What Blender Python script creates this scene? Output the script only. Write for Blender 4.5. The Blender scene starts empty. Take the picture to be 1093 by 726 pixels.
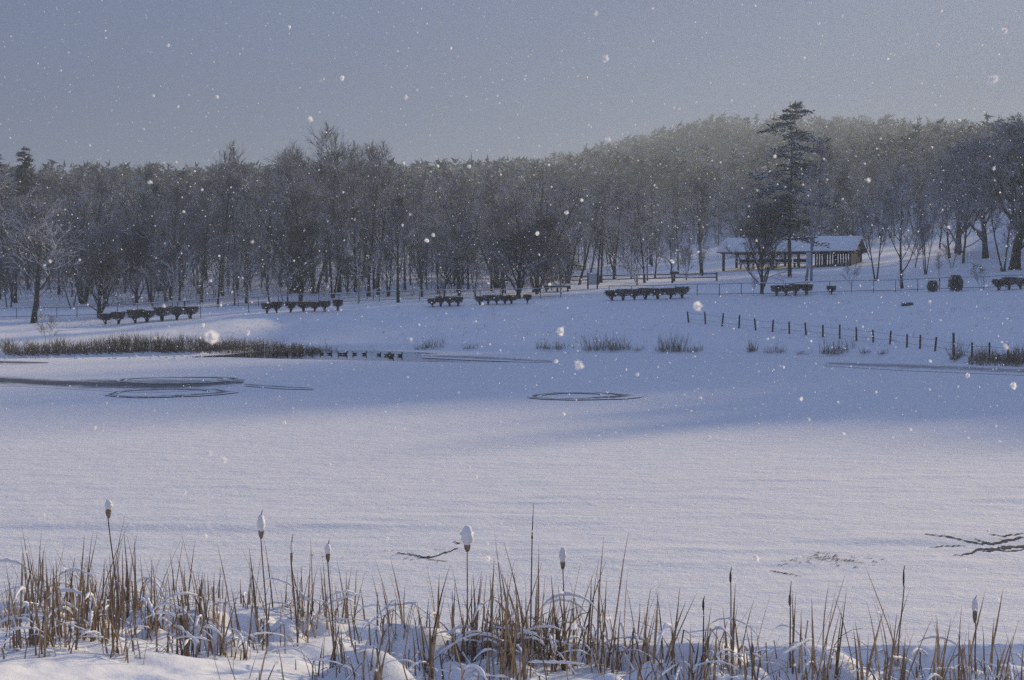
import bpy, math, random
import numpy as np
from mathutils import Vector

sc = bpy.context.scene
R = math.radians
COL = sc.collection

# ------------------------------------------------------------------ camera
W0, H0, F0 = 1093.0, 726.0, 1518.0          # photo size and focal length in photo pixels
CAM_Z, HORIZON = 3.5, 310.0
PITCH = math.atan((363.0 - HORIZON) / F0)
cd = bpy.data.cameras.new('camera')
cam = bpy.data.objects.new('camera', cd)
COL.objects.link(cam)
cam.location = (0, 0, CAM_Z)
cam.rotation_euler = (R(90) - PITCH, 0, 0)
cd.sensor_width = 36.0
cd.lens = 36.0 * F0 / W0
cd.clip_start, cd.clip_end = 0.05, 5000
cd.dof.use_dof = True
cd.dof.focus_distance = 34.0
cd.dof.aperture_fstop = 9.0
sc.camera = cam

# ------------------------------------------------------------------ light
SUN_AZ, SUN_EL = R(47), R(17.7)               # azimuth to the right of the view, elevation
world = bpy.data.worlds.new('World')
sc.world = world
world.use_nodes = True
nt = world.node_tree
for n in list(nt.nodes): nt.nodes.remove(n)
out = nt.nodes.new('ShaderNodeOutputWorld')
bg1 = nt.nodes.new('ShaderNodeBackground'); bg2 = nt.nodes.new('ShaderNodeBackground')
addsh = nt.nodes.new('ShaderNodeAddShader')
sky = nt.nodes.new('ShaderNodeTexSky'); sky.sky_type = 'NISHITA'
sky.sun_disc = False; sky.sun_elevation = SUN_EL; sky.sun_rotation = SUN_AZ
sky.air_density = 1.0; sky.dust_density = 2.0; sky.ozone_density = 2.0
nt.links.new(sky.outputs[0], bg1.inputs[0]); bg1.inputs[1].default_value = 0.006
tc = nt.nodes.new('ShaderNodeTexCoord')
nz = nt.nodes.new('ShaderNodeTexNoise'); nz.inputs['Scale'].default_value = 1.6
nz.inputs['Detail'].default_value = 4
mp = nt.nodes.new('ShaderNodeMapping'); mp.inputs['Scale'].default_value = (1, 1, 3)
nt.links.new(tc.outputs['Generated'], mp.inputs[0]); nt.links.new(mp.outputs[0], nz.inputs['Vector'])
cr = nt.nodes.new('ShaderNodeValToRGB')
cr.color_ramp.elements[0].position = 0.3; cr.color_ramp.elements[0].color = (0.081, 0.110, 0.203, 1)
cr.color_ramp.elements[1].position = 0.7; cr.color_ramp.elements[1].color = (0.089, 0.120, 0.216, 1)
nt.links.new(nz.outputs[0], cr.inputs[0])
nt.links.new(cr.outputs[0], bg2.inputs[0])                       # the grey snow cloud deck, brighter overhead as an overcast is
sx_ = nt.nodes.new('ShaderNodeSeparateXYZ'); nt.links.new(tc.outputs['Generated'], sx_.inputs[0])
mr_ = nt.nodes.new('ShaderNodeMapRange'); nt.links.new(sx_.outputs[2], mr_.inputs[0])
mr_.inputs[1].default_value = 0.0; mr_.inputs[2].default_value = 1.0; mr_.inputs[3].default_value = 1.0; mr_.inputs[4].default_value = 2.85
nt.links.new(mr_.outputs[0], bg2.inputs[1])
nt.links.new(bg1.outputs[0], addsh.inputs[0]); nt.links.new(bg2.outputs[0], addsh.inputs[1])
nt.links.new(addsh.outputs[0], out.inputs[0])

sd = bpy.data.lights.new('sun', 'SUN')
sd.energy = 4.9; sd.angle = R(2.5); sd.color = (1.0, 0.79, 0.48)
sun = bpy.data.objects.new('sun', sd); COL.objects.link(sun)
sdir = Vector((math.sin(SUN_AZ) * math.cos(SUN_EL), math.cos(SUN_AZ) * math.cos(SUN_EL), math.sin(SUN_EL)))
sun.rotation_euler = sdir.to_track_quat('Z', 'Y').to_euler()

sc.view_settings.view_transform = 'Standard'
sc.view_settings.look = 'None'
sc.view_settings.exposure = 0.0
sc.view_settings.gamma = 1.0
sc.view_settings.use_curve_mapping = False
sc.render.engine = 'CYCLES'
cy = sc.cycles
cy.use_denoising = False; cy.use_adaptive_sampling = False
try:
    cy.denoiser = 'OPENIMAGEDENOISE'
    cy.denoising_input_passes = 'RGB_ALBEDO_NORMAL'
except Exception: pass
cy.max_bounces = 6; cy.diffuse_bounces = 3; cy.glossy_bounces = 2; cy.transmission_bounces = 2
cy.volume_bounces = 0; cy.transparent_max_bounces = 6
cy.caustics_reflective = False; cy.caustics_refractive = False

# ------------------------------------------------------------------ helpers
rng = np.random.default_rng(7)
random.seed(7)

def smooth(a, b, x):
    t = np.clip((np.asarray(x, float) - a) / (b - a), 0, 1)
    return t * t * (3 - 2 * t)

_lat = np.random.default_rng(11).random((256, 256))
def vnoise(x, y):
    x = np.asarray(x, float); y = np.asarray(y, float)
    xi = np.floor(x).astype(int); yi = np.floor(y).astype(int)
    fx = x - xi; fy = y - yi
    fx = fx * fx * (3 - 2 * fx); fy = fy * fy * (3 - 2 * fy)
    a = _lat[xi & 255, yi & 255]; b = _lat[(xi + 1) & 255, yi & 255]
    c = _lat[xi & 255, (yi + 1) & 255]; d = _lat[(xi + 1) & 255, (yi + 1) & 255]
    return (a * (1 - fx) + b * fx) * (1 - fy) + (c * (1 - fx) + d * fx) * fy - 0.5
def fbm(x, y, oct=3):
    s, a = 0, 1.0
    for i in range(oct):
        s = s + a * vnoise(x * 2 ** i + 17.3 * i, y * 2 ** i + 5.1 * i); a *= 0.5
    return s

class MB:
    """collects triangles and quads in numpy arrays"""
    def __init__(s): s.v = []; s.q = []; s.t = []; s.n = 0; s.qm = []; s.tm = []
    def add(s, v, quads=None, tris=None, m=0):
        v = np.asarray(v, float).reshape(-1, 3)
        if quads is not None and len(quads):
            q = np.asarray(quads, int) + s.n; s.q.append(q); s.qm.append(np.full(len(q), m))
        if tris is not None and len(tris):
            t = np.asarray(tris, int) + s.n; s.t.append(t); s.tm.append(np.full(len(t), m))
        s.v.append(v); s.n += len(v)
    def tube(s, P, r, k=4, m=0, cap=True):
        P = np.asarray(P, float); n = len(P); r = np.broadcast_to(np.asarray(r, float), (n,))
        T = np.gradient(P, axis=0); T /= np.linalg.norm(T, axis=1, keepdims=True) + 1e-9
        ref = np.array([0, 0, 1.0]) if abs(T[:, 2]).mean() < 0.85 else np.array([1.0, 0, 0])
        A = np.cross(T, ref); A /= np.linalg.norm(A, axis=1, keepdims=True) + 1e-9
        B = np.cross(A, T)
        ang = np.arange(k) * 2 * math.pi / k + math.pi / 2
        V = P[:, None, :] + r[:, None, None] * (np.cos(ang)[None, :, None] * A[:, None, :] + np.sin(ang)[None, :, None] * B[:, None, :])
        i = np.arange(n - 1)[:, None] * k; j = np.arange(k)[None, :]; j2 = (j + 1) % k
        Q = np.stack([i + j, i + j2, i + k + j2, i + k + j], -1).reshape(-1, 4)
        tr = None
        if cap:
            tr = [[0, a + 1, a] for a in range(1, k - 1)] + [[(n - 1) * k, (n - 1) * k + a, (n - 1) * k + a + 1] for a in range(1, k - 1)]
        s.add(V.reshape(-1, 3), Q, tr, m)
    def slivers(s, P, D, w, m=0, rs=rng):
        """thin tapering blades from P along D (length included)"""
        P = np.asarray(P, float); D = np.asarray(D, float)
        rv = rs.normal(size=P.shape); S = np.cross(D, rv); S /= np.linalg.norm(S, axis=1, keepdims=True) + 1e-9
        w = np.broadcast_to(np.asarray(w, float), (len(P),))[:, None]
        V = np.stack([P - S * w / 2, P + S * w / 2, P + D], 1).reshape(-1, 3)
        s.add(V, None, np.arange(len(P) * 3).reshape(-1, 3), m)
    def box(s, lo, hi, m=0, rot=0.0, org=(0, 0, 0)):
        x0, y0, z0 = lo; x1, y1, z1 = hi
        v = np.array([[x0,y0,z0],[x1,y0,z0],[x1,y1,z0],[x0,y1,z0],[x0,y0,z1],[x1,y0,z1],[x1,y1,z1],[x0,y1,z1]], float)
        s.add(v, [[0,3,2,1],[4,5,6,7],[0,1,5,4],[1,2,6,5],[2,3,7,6],[3,0,4,7]], None, m)
    def mesh(s, name, mats, smooth_shade=False):
        me = bpy.data.meshes.new(name)
        V = np.concatenate(s.v) if s.v else np.zeros((0, 3))
        Q = np.concatenate(s.q) if s.q else np.zeros((0, 4), int)
        T = np.concatenate(s.t) if s.t else np.zeros((0, 3), int)
        me.vertices.add(len(V)); me.vertices.foreach_set('co', V.ravel())
        nl = len(Q) * 4 + len(T) * 3
        me.loops.add(nl); me.loops.foreach_set('vertex_index', np.concatenate([Q.ravel(), T.ravel()]).astype(np.int32))
        me.polygons.add(len(Q) + len(T))
        st = np.concatenate([np.arange(len(Q)) * 4, len(Q) * 4 + np.arange(len(T)) * 3]).astype(np.int32)
        me.polygons.foreach_set('loop_start', st)
        mi = np.concatenate(([*s.qm] if s.qm else []) + ([*s.tm] if s.tm else [])) if (s.qm or s.tm) else np.zeros(0)
        me.polygons.foreach_set('material_index', mi.astype(np.int32))
        me.polygons.foreach_set('use_smooth', np.full(len(Q) + len(T), smooth_shade))
        for mt in (mats if isinstance(mats, (list, tuple)) else [mats]): me.materials.append(mt)
        me.update(calc_edges=True)
        return me

def link(name, me, parent=None, loc=None):
    o = bpy.data.objects.new(name, me); COL.objects.link(o)
    if parent is not None: o.parent = parent
    if loc is not None: o.location = loc
    return o
def tag(o, label=None, cat=None, group=None, kind=None):
    if label: o['label'] = label
    if cat: o['category'] = cat
    if group: o['group'] = group
    if kind: o['kind'] = kind
    return o
def thing(name, label, cat, loc=(0, 0, 0), rz=0, sc_=1.0, group=None):
    o = bpy.data.objects.new(name, None); COL.objects.link(o)
    o.empty_display_size = 0.3
    o.location = loc; o.rotation_euler = (0, 0, rz)
    o.scale = (sc_, sc_, sc_) if np.isscalar(sc_) else sc_
    return tag(o, label, cat, group)
ORD = ['first','second','third','fourth','fifth','sixth','seventh','eighth','ninth','tenth','eleventh','twelfth','thirteenth','fourteenth','fifteenth','sixteenth','seventeenth','eighteenth','nineteenth']
def ordn(i):
    """i from 0"""
    if i < 19: return ORD[i]
    tens = {2:'twent',3:'thirt',4:'fort',5:'fift',6:'sixt',7:'sevent',8:'eight',9:'ninet'}[(i + 1) // 10]
    u = (i + 1) % 10
    return tens + 'ieth' if u == 0 else tens + 'y-' + ORD[u - 1]

# ------------------------------------------------------------------ materials
def new_mat(name):
    m = bpy.data.materials.new(name); m.use_nodes = True
    t = m.node_tree; b = t.nodes['Principled BSDF']
    return m, t, b
def N(t, typ, **kw):
    n = t.nodes.new(typ)
    for k, v in kw.items():
        if k in n.inputs: n.inputs[k].default_value = v
        else: setattr(n, k, v)
    return n
def noise(t, scale, detail=4, vec=None, rough=0.5):
    n = N(t, 'ShaderNodeTexNoise'); n.inputs['Scale'].default_value = scale
    n.inputs['Detail'].default_value = detail; n.inputs['Roughness'].default_value = rough
    if vec is not None: t.links.new(vec, n.inputs['Vector'])
    return n
def ramp(t, fac, a, b, ca, cb):
    r = N(t, 'ShaderNodeValToRGB')
    r.color_ramp.elements[0].position = a; r.color_ramp.elements[0].color = (*ca, 1) if len(ca) == 3 else ca
    r.color_ramp.elements[1].position = b; r.color_ramp.elements[1].color = (*cb, 1) if len(cb) == 3 else cb
    t.links.new(fac, r.inputs[0]); return r
def mixc(t, fac, a, b):
    m = N(t, 'ShaderNodeMix'); m.data_type = 'RGBA'
    t.links.new(fac, m.inputs[0]) if not np.isscalar(fac) else setattr(m.inputs[0], 'default_value', fac)
    for s, i in ((a, 6), (b, 7)):
        if hasattr(s, 'links') or hasattr(s, 'is_output'): t.links.new(s, m.inputs[i])
        else: m.inputs[i].default_value = (*s, 1)
    return m.outputs[2]
def math_(t, op, a, b=0.0, clamp=False):
    m = N(t, 'ShaderNodeMath'); m.operation = op; m.use_clamp = clamp
    for i, s in enumerate((a, b)):
        if np.isscalar(s): m.inputs[i].default_value = s
        else: t.links.new(s, m.inputs[i])
    return m.outputs[0]
SNOW = (0.80, 0.815, 0.85)

def snow_mat(name, fine=18.0, strength=0.5, dist=0.02, stretch=None, col=SNOW):
    m, t, b = new_mat(name)
    g = N(t, 'ShaderNodeNewGeometry')
    vec = g.outputs['Position']
    if stretch:
        mpp = N(t, 'ShaderNodeMapping'); mpp.inputs['Scale'].default_value = stretch
        mpp.inputs['Rotation'].default_value = (0, 0, R(-12))
        t.links.new(vec, mpp.inputs[0]); vec2 = mpp.outputs[0]
    else: vec2 = vec
    n1 = noise(t, fine, 6, vec2, 0.65); n2 = noise(t, fine / 7.0, 4, vec2, 0.55); n3 = noise(t, fine * 5, 2, vec)
    s = math_(t, 'ADD', math_(t, 'MULTIPLY', n1.outputs[0], 0.5), math_(t, 'MULTIPLY', n2.outputs[0], 1.2))
    s = math_(t, 'ADD', s, math_(t, 'MULTIPLY', n3.outputs[0], 0.14))
    bp = N(t, 'ShaderNodeBump'); bp.inputs['Strength'].default_value = strength; bp.inputs['Distance'].default_value = dist
    t.links.new(s, bp.inputs['Height']); t.links.new(bp.outputs[0], b.inputs['Normal'])
    r = ramp(t, n2.outputs[0], 0.3, 0.75, tuple(c * 0.955 for c in col), col)
    t.links.new(r.outputs[0], b.inputs['Base Color'])
    b.inputs['Roughness'].default_value = 0.75
    b.inputs['Specular IOR Level'].default_value = 0.15
    return m
M_SNOW = snow_mat('snow', 9, 0.5, 0.04)
M_LAKE = snow_mat('lake_snow', 16, 0.9, 0.05, (0.7, 1.25, 1), (0.80, 0.81, 0.835))
M_MOUND = snow_mat('mound_snow', 22, 0.45, 0.03)
M_CAP = snow_mat('cap_snow', 60, 0.4, 0.01)

def with_snow(name, c1, c2, thr=0.35, soft=0.2, scale=6.0, rough=0.85, amount=1.0, rand=0.0, both=False, patch=0.25):
    """matt matter with snow lying on faces that look up"""
    m, t, b = new_mat(name)
    g = N(t, 'ShaderNodeNewGeometry'); tcn = N(t, 'ShaderNodeTexCoord')
    n = noise(t, scale, 4, g.outputs['Position'])
    base = ramp(t, n.outputs[0], 0.3, 0.7, c1, c2).outputs[0]
    if rand:
        oi = N(t, 'ShaderNodeObjectInfo')
        hs = N(t, 'ShaderNodeHueSaturation'); t.links.new(base, hs.inputs['Color'])
        t.links.new(math_(t, 'ADD', math_(t, 'MULTIPLY', oi.outputs['Random'], rand), 1 - rand / 2), hs.inputs['Value'])
        base = hs.outputs[0]
    if amount > 0:
        sx = N(t, 'ShaderNodeSeparateXYZ'); t.links.new(g.outputs['True Normal'], sx.inputs[0])
        z = sx.outputs[2]
        if both: z = math_(t, 'ABSOLUTE', z)
        n2 = noise(t, scale * 0.35, 3, g.outputs['Position'])
        z = math_(t, 'ADD', z, math_(t, 'MULTIPLY', math_(t, 'SUBTRACT', n2.outputs[0], 0.5), patch * 4))
        f = N(t, 'ShaderNodeMapRange'); f.inputs[1].default_value = thr; f.inputs[2].default_value = thr + soft
        f.inputs[4].default_value = amount
        t.links.new(z, f.inputs[0])
        base = mixc(t, f.outputs[0], base, SNOW)
    t.links.new(base, b.inputs['Base Color'])
    b.inputs['Roughness'].default_value = rough
    b.inputs['Specular IOR Level'].default_value = 0.2
    return m
M_BARK = with_snow('bark', (0.035, 0.03, 0.028), (0.085, 0.072, 0.064), 0.35, 0.25, 5)
M_TWIG = with_snow('twig', (0.060, 0.052, 0.050), (0.125, 0.110, 0.104), 0.40, 0.25, 2.5, both=True, patch=0.35, amount=0.8)
M_TWIGD = with_snow('twig_dark', (0.06, 0.048, 0.044), (0.10, 0.082, 0.074), 0.74, 0.12, 2.5, both=True, patch=0.3, amount=0.7)
M_BIRCH = with_snow('birch_bark', (0.16, 0.15, 0.145), (0.42, 0.41, 0.40), 0.6, 0.2, 8, amount=0.8)
M_NEEDLE = with_snow('needle', (0.022, 0.03, 0.022), (0.05, 0.056, 0.044), 0.62, 0.2, 1.2, both=True, patch=0.45, amount=0.85)
M_HILLTREE = with_snow('hill_tree', (0.040, 0.038, 0.040), (0.085, 0.080, 0.084), 0.65, 0.2, 0.05, both=True, patch=0.35, amount=0.55)
M_REED = with_snow('reed', (0.145, 0.104, 0.072), (0.33, 0.255, 0.185), 2, 0.1, 14, rand=0.9, amount=0)
M_REEDFAR = with_snow('reed_far', (0.13, 0.10, 0.07), (0.28, 0.22, 0.155), 0.9, 0.1, 3, both=True, amount=0.6, patch=0.3)
def leafy(m, amt):
    t = m.node_tree; b = t.nodes['Principled BSDF']; tr = N(t, 'ShaderNodeBsdfTranslucent'); mx = N(t, 'ShaderNodeMixShader'); mx.inputs[0].default_value = amt
    t.links.new(b.inputs['Base Color'].links[0].from_socket, tr.inputs[0]); o = [n for n in t.nodes if n.type == 'OUTPUT_MATERIAL'][0]
    t.links.new(b.outputs[0], mx.inputs[1]); t.links.new(tr.outputs[0], mx.inputs[2]); t.links.new(mx.outputs[0], o.inputs[0])
leafy(M_REED, .22)
M_HEAD = with_snow('cattail_head', (0.12, 0.085, 0.06), (0.34, 0.28, 0.22), 0.8, 0.3, 40, amount=0.3)
M_WOOD = with_snow('weathered_wood', (0.05, 0.038, 0.028), (0.12, 0.095, 0.075), 0.8, 0.15, 9)
M_TIMBER = with_snow('dark_timber', (0.035, 0.026, 0.02), (0.075, 0.058, 0.045), 0.9, 0.1, 7)
M_POLE = with_snow('pale_pole', (0.20, 0.21, 0.22), (0.30, 0.31, 0.32), 2, 0.1, 3, amount=0)
M_RAIL = with_snow('painted_rail', (0.10, 0.135, 0.145), (0.16, 0.20, 0.21), 0.85, 0.1, 3, amount=0.6)
M_PANEL = with_snow('pale_board', (0.42, 0.46, 0.5), (0.5, 0.54, 0.58), 2, 0.1, 3, amount=0)
M_ROOF = with_snow('roof_sheet', (0.06, 0.055, 0.05), (0.10, 0.09, 0.08), 2, 0.1, 3, amount=0)
M_DUCK = with_snow('duck_dark', (0.022, 0.019, 0.016), (0.06, 0.05, 0.04), 2, 0.1, 30, amount=0)
M_DUCKP = with_snow('duck_flank', (0.16, 0.14, 0.12), (0.3, 0.28, 0.25), 2, 0.1, 30, amount=0)
M_BILL = with_snow('duck_bill', (0.25, 0.2, 0.05), (0.35, 0.28, 0.08), 2, 0.1, 30, amount=0)
M_ROCK = with_snow('stone', (0.06, 0.055, 0.05), (0.12, 0.11, 0.10), 0.3, 0.2, 8)

def water_mat():
    m, t, b = new_mat('open_water')
    b.inputs['Base Color'].default_value = (0.012, 0.016, 0.02, 1)
    b.inputs['Roughness'].default_value = 0.06
    b.inputs['IOR'].default_value = 1.33
    g = N(t, 'ShaderNodeNewGeometry'); n = noise(t, 2.2, 3, g.outputs['Position'])
    bp = N(t, 'ShaderNodeBump'); bp.inputs['Strength'].default_value = 0.12; bp.inputs['Distance'].default_value = 0.02
    t.links.new(n.outputs[0], bp.inputs['Height']); t.links.new(bp.outputs[0], b.inputs['Normal'])
    return m
M_WATER = water_mat()
def slush_mat(name, c, bias, scale, stretch=(0.3, 1.0, 1)):
    """wet dark ice seen through torn snow; the 'core' attribute is 1 in the middle of a patch and 0 at its rim"""
    m, t, b = new_mat(name)
    g = N(t, 'ShaderNodeNewGeometry'); at_ = N(t, 'ShaderNodeAttribute'); at_.attribute_name = 'core'
    mpp = N(t, 'ShaderNodeMapping'); mpp.inputs['Scale'].default_value = stretch; t.links.new(g.outputs['Position'], mpp.inputs[0])
    n = noise(t, scale, 6, mpp.outputs[0], 0.7)
    x = math_(t, 'ADD', math_(t, 'MULTIPLY', math_(t, 'SUBTRACT', n.outputs[0], 0.5), 2.4), at_.outputs['Fac'])
    f = N(t, 'ShaderNodeMapRange'); f.inputs[1].default_value = bias - 0.25; f.inputs[2].default_value = bias + 0.25
    t.links.new(x, f.inputs[0])
    col = mixc(t, f.outputs[0], (0.77, 0.78, 0.805), c)
    t.links.new(col, b.inputs['Base Color'])
    b.inputs['Roughness'].default_value = 0.6
    b.inputs['Specular IOR Level'].default_value = 0.15
    return m
M_SLUSH = slush_mat('slush_dark', (0.10, 0.105, 0.115), 0.42, 3)
M_SLUSHP = slush_mat('slush_thin', (0.30, 0.31, 0.34), 0.6, 3)
M_RING = slush_mat('slush_ring', (0.085, 0.09, 0.10), 0.62, 2.6, (1, 1, 1))
M_CRACK = slush_mat('crack_dark', (0.04, 0.04, 0.045), 0.1, 9, (1, 1, 1))

def flake_mat():
    m, t, b = new_mat('snowflake')
    for n in list(t.nodes): t.nodes.remove(n)
    o = N(t, 'ShaderNodeOutputMaterial'); d = N(t, 'ShaderNodeBsdfDiffuse'); tr = N(t, 'ShaderNodeBsdfTranslucent')
    d.inputs[0].default_value = (0.9, 0.9, 0.92, 1); tr.inputs[0].default_value = (0.9, 0.9, 0.92, 1)
    mx = N(t, 'ShaderNodeMixShader'); mx.inputs[0].default_value = 0.5
    t.links.new(d.outputs[0], mx.inputs[1]); t.links.new(tr.outputs[0], mx.inputs[2]); t.links.new(mx.outputs[0], o.inputs[0])
    return m
M_FLAKE = flake_mat()

# ------------------------------------------------------------------ terrain
SX = [-400, -120, -60, -26, -17, -14, -5, 0, 8, 14, 17.5, 21, 23.5, 30, 60, 130, 400]
SY = [40, 55, 66, 73, 77, 83.5, 83.3, 80.8, 79, 77, 75, 70, 64, 57, 48, 36, 20]
HX = [-400, -60, -40, -25, -13.6, -4, 9, 18, 27, 40, 80, 400]
HY = [70, 84, 86, 88, 91, 92, 92, 90, 85, 80, 75, 60]
HZ = [1.5, 1.2, 1.3, 1.47, 2.12, 2.47, 2.9, 3.2, 3.46, 3.9, 5, 6]
OFF_S = [0, 20, 40, 50, 110, 200, 400, 3000]
OFF_L = [0, 1.0, 2.6, 3.3, 7.2, 12.5, 16, 16]
OFF_R = [0, 0.75, 1.5, 1.95, 6.0, 12.0, 16, 16]
def shore(X): return np.interp(X, SX, SY)
def ground(X, Y):
    X = np.asarray(X, float); Y = np.asarray(Y, float)
    ys = shore(X) + 0.5 * fbm(X * 0.5, X * 0.1 + 3, 3); yh = np.interp(X, HX, HY); zh = np.interp(X, HX, HZ)
    t = (Y - ys) / np.maximum(yh - ys, 3)
    bank = 0.16 * smooth(0, 0.04, t) + (zh - 0.16) * np.clip(t, 0, 1) ** 0.92
    s = np.maximum(Y - yh, 0)
    w = smooth(-12, 6, X)
    up = np.interp(s, OFF_S, OFF_L) * (1 - w) + np.interp(s, OFF_S, OFF_R) * w
    hx = np.interp(X, [-500, -140, 4, 33, 61, 110, 150, 260, 500], [11, 14, 17, 24.5, 33, 32, 26, 21, 16])
    hill = smooth(210, 490, Y) * hx * 0.82 * (1 - 0.55 * smooth(560, 900, Y))
    right = 11 * smooth(48, 100, X) * smooth(60, 100, Y) * (1 - smooth(200, 300, Y))  # added rise out of view, height set to shade the far pond
    right = right + 16 * np.exp(-((X - 98) ** 2 / 648 + (Y - 152) ** 2 / 900))  # added knoll out of view, blocks the sun from far ice and slope
    z = np.where(t < 1, bank, zh + up + hill) + right
    z = z + smooth(0.1, 0.5, t) * (0.16 * fbm(X * 0.16, Y * 0.16) + 0.05 * fbm(X * 0.9, Y * 0.7))
    z = np.where(t < 0, np.maximum(-0.9, t * 4) - 0.03, z)
    return z

c_p, s_p = math.cos(PITCH), math.sin(PITCH)
def ray(px, py):
    u = (px - W0 / 2) / F0; v = (H0 / 2 - py) / F0
    return np.array([u, c_p + v * s_p, -s_p + v * c_p])     # forward (0,c,-s), up (0,s,c)
_ty = np.concatenate([np.arange(40, 260, 0.15), np.arange(260, 700, 1)])
def at(px, py):
    """where the ray through a photo pixel meets the ground or ice"""
    d = ray(px, py); k = _ty / d[1]
    X = d[0] * k; Z = CAM_Z + d[2] * k
    hit = np.where(Z <= np.maximum(ground(X, _ty), 0))[0]
    i = hit[0] if len(hit) else len(_ty) - 1
    return np.array([X[i], _ty[i], max(float(ground(X[i], _ty[i])), 0.0)])
def at_many(px, py, ya=55, yb=125, st=.2):
    px = np.asarray(px, float); py = np.asarray(py, float); Yg = np.arange(ya, yb, st); out = []
    for a in range(0, len(px), 1500):
        u = ((px[a:a + 1500] - W0 / 2) / F0)[:, None]; v = ((H0 / 2 - py[a:a + 1500]) / F0)[:, None]
        k = Yg[None] / (c_p + v * s_p); X = u * k; Z = CAM_Z + (-s_p + v * c_p) * k
        i = np.argmax(Z <= np.maximum(ground(X, np.broadcast_to(Yg, X.shape)), 0), 1); r = np.arange(len(i))
        out.append(np.c_[X[r, i], Yg[i], np.maximum(ground(X[r, i], Yg[i]), 0)])
    return np.concatenate(out)
def on_ice(px, py):
    d = ray(px, py); k = -CAM_Z / d[2]
    return np.array([d[0] * k, d[1] * k])
def z_at(px, py, Y):
    d = ray(px, py); return CAM_Z + d[2] * Y / d[1]
def x_at(px, Y):
    return (px - W0 / 2) / F0 * Y / c_p

def grid_obj(name, xs, ys, zf, mat, sm=True):
    XX, YY = np.meshgrid(xs, ys)
    ZZ = zf(XX, YY)
    nx, ny = len(xs), len(ys)
    V = np.stack([XX, YY, ZZ], -1).reshape(-1, 3)
    i = np.arange(ny - 1)[:, None] * nx; j = np.arange(nx - 1)[None, :]
    Q = np.stack([i + j, i + j + 1, i + nx + j + 1, i + nx + j], -1).reshape(-1, 4)
    mb = MB(); mb.add(V, Q); me = mb.mesh(name, mat, sm)
    return link(name, me)

xs = np.concatenate([np.linspace(-900, -130, 30)[:-1], np.linspace(-130, -45, 60)[:-1], np.linspace(-45, 45, 260)[:-1], np.linspace(45, 160, 70)[:-1], np.linspace(160, 900, 30)])
ys = np.concatenate([np.linspace(15, 55, 20)[:-1], np.linspace(55, 130, 280)[:-1], np.linspace(130, 260, 90)[:-1], np.linspace(260, 1100, 60)])
tag(grid_obj('ground', xs, ys, ground, M_SNOW), kind='structure')

# the frozen pond under snow, with low wind ridges
def pond_z(X, Y):
    r = 0.030 * fbm(X * 0.22 + 3, Y * 1.15, 3) * smooth(42, 20, Y) + 0.012 * fbm(X * 1.1, Y * 3.1, 3) * smooth(40, 18, Y)
    ridge = smooth(0.10, 0.42, fbm(X * 0.16 + 9, Y * 0.75 + 2, 3)) * 0.05 * smooth(17, 19, Y) * smooth(30, 22, Y)
    return r + ridge + 0.012
px_ = np.concatenate([np.linspace(-260, -30, 24)[:-1], np.linspace(-30, -9, 70)[:-1], np.linspace(-9, 9, 300)[:-1], np.linspace(9, 30, 70)[:-1], np.linspace(30, 260, 24)])
py_ = np.concatenate([np.linspace(-60, 12, 20)[:-1], np.linspace(12, 32, 300)[:-1], np.linspace(32, 60, 120)[:-1], np.linspace(60, 95, 40)])
tag(grid_obj('pond', px_, py_, pond_z, M_LAKE), kind='structure')

# near bank: snow heaped over flattened reeds
EX = [-30, -8, -6.6, -4, -1.5, 0.6, 2.3, 5, 8, 30]
EY = [19, 18.6, 18.2, 17.3, 16.3, 15.5, 14.3, 13.9, 13.7, 13.5]
def edge(X): return np.interp(X, EX, EY)
br = np.random.default_rng(21)
BUMPS = []
for i in range(620):
    bx = br.uniform(-9, 8) if i < 430 else br.uniform(-8, 0); e = float(edge(bx)); by = e - abs(br.normal(0, 1.7)) - 0.05
    if by < 10.6: continue
    r = br.uniform(0.12, 0.42) * (.65 if by < 12.4 else 1); h = r * br.uniform(0.65, 1.3)
    if e - by < 0.3: h *= 0.7
    BUMPS.append((bx, by, r * br.uniform(0.9, 1.5), r, h))
def bank_z(X, Y):
    X = np.asarray(X, float); Y = np.asarray(Y, float)
    e = edge(X) + 0.35 * fbm(X * 0.9, Y * 0.2, 3)
    t = e - Y
    left = smooth(2.0, -4.5, X)
    base = 0.02 + 0.10 * smooth(0, 1.2, t) + 0.20 * smooth(0.5, 4, t) * left + 0.34 * smooth(3.6, 6.6, t) * left + 0.14 * smooth(2, 7, t) + 1.25 * smooth(5.5, 16, t)
    lump = np.zeros_like(X)
    for bx, by, rx, ry, h in BUMPS:
        d2 = ((X - bx) / rx) ** 2 + ((Y - by) / ry) ** 2
        k = h * np.clip(1 - d2 / 1.7, 0, 1) ** 1.3
        lump = np.maximum(lump, k) + 0.12 * np.minimum(lump, k)
    calm = 1 - 0.8 * smooth(5.2, 6.4, t) * left
    z = base + lump * smooth(-0.05, 0.4, t) * calm + 0.07 * fbm(X * 2.2, Y * 2.2, 3) * smooth(0, 0.5, t) + 0.02 * fbm(X * 9, Y * 9, 2) * smooth(0, 0.5, t)
    z = np.minimum(z, CAM_Z - 0.30 * Y + 0.62 + 0.4 * left)
    return np.where(t < 0, np.maximum(-0.4, t * 0.8), z)
bxs = np.concatenate([np.linspace(-60, -8, 30)[:-1], np.linspace(-8, 7, 330)[:-1], np.linspace(7, 60, 30)])
bys = np.concatenate([np.linspace(-40, 9.2, 24)[:-1], np.linspace(9.2, 19.8, 236)])
tag(grid_obj('near_bank', bxs, bys, bank_z, M_MOUND), kind='structure')

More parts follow.
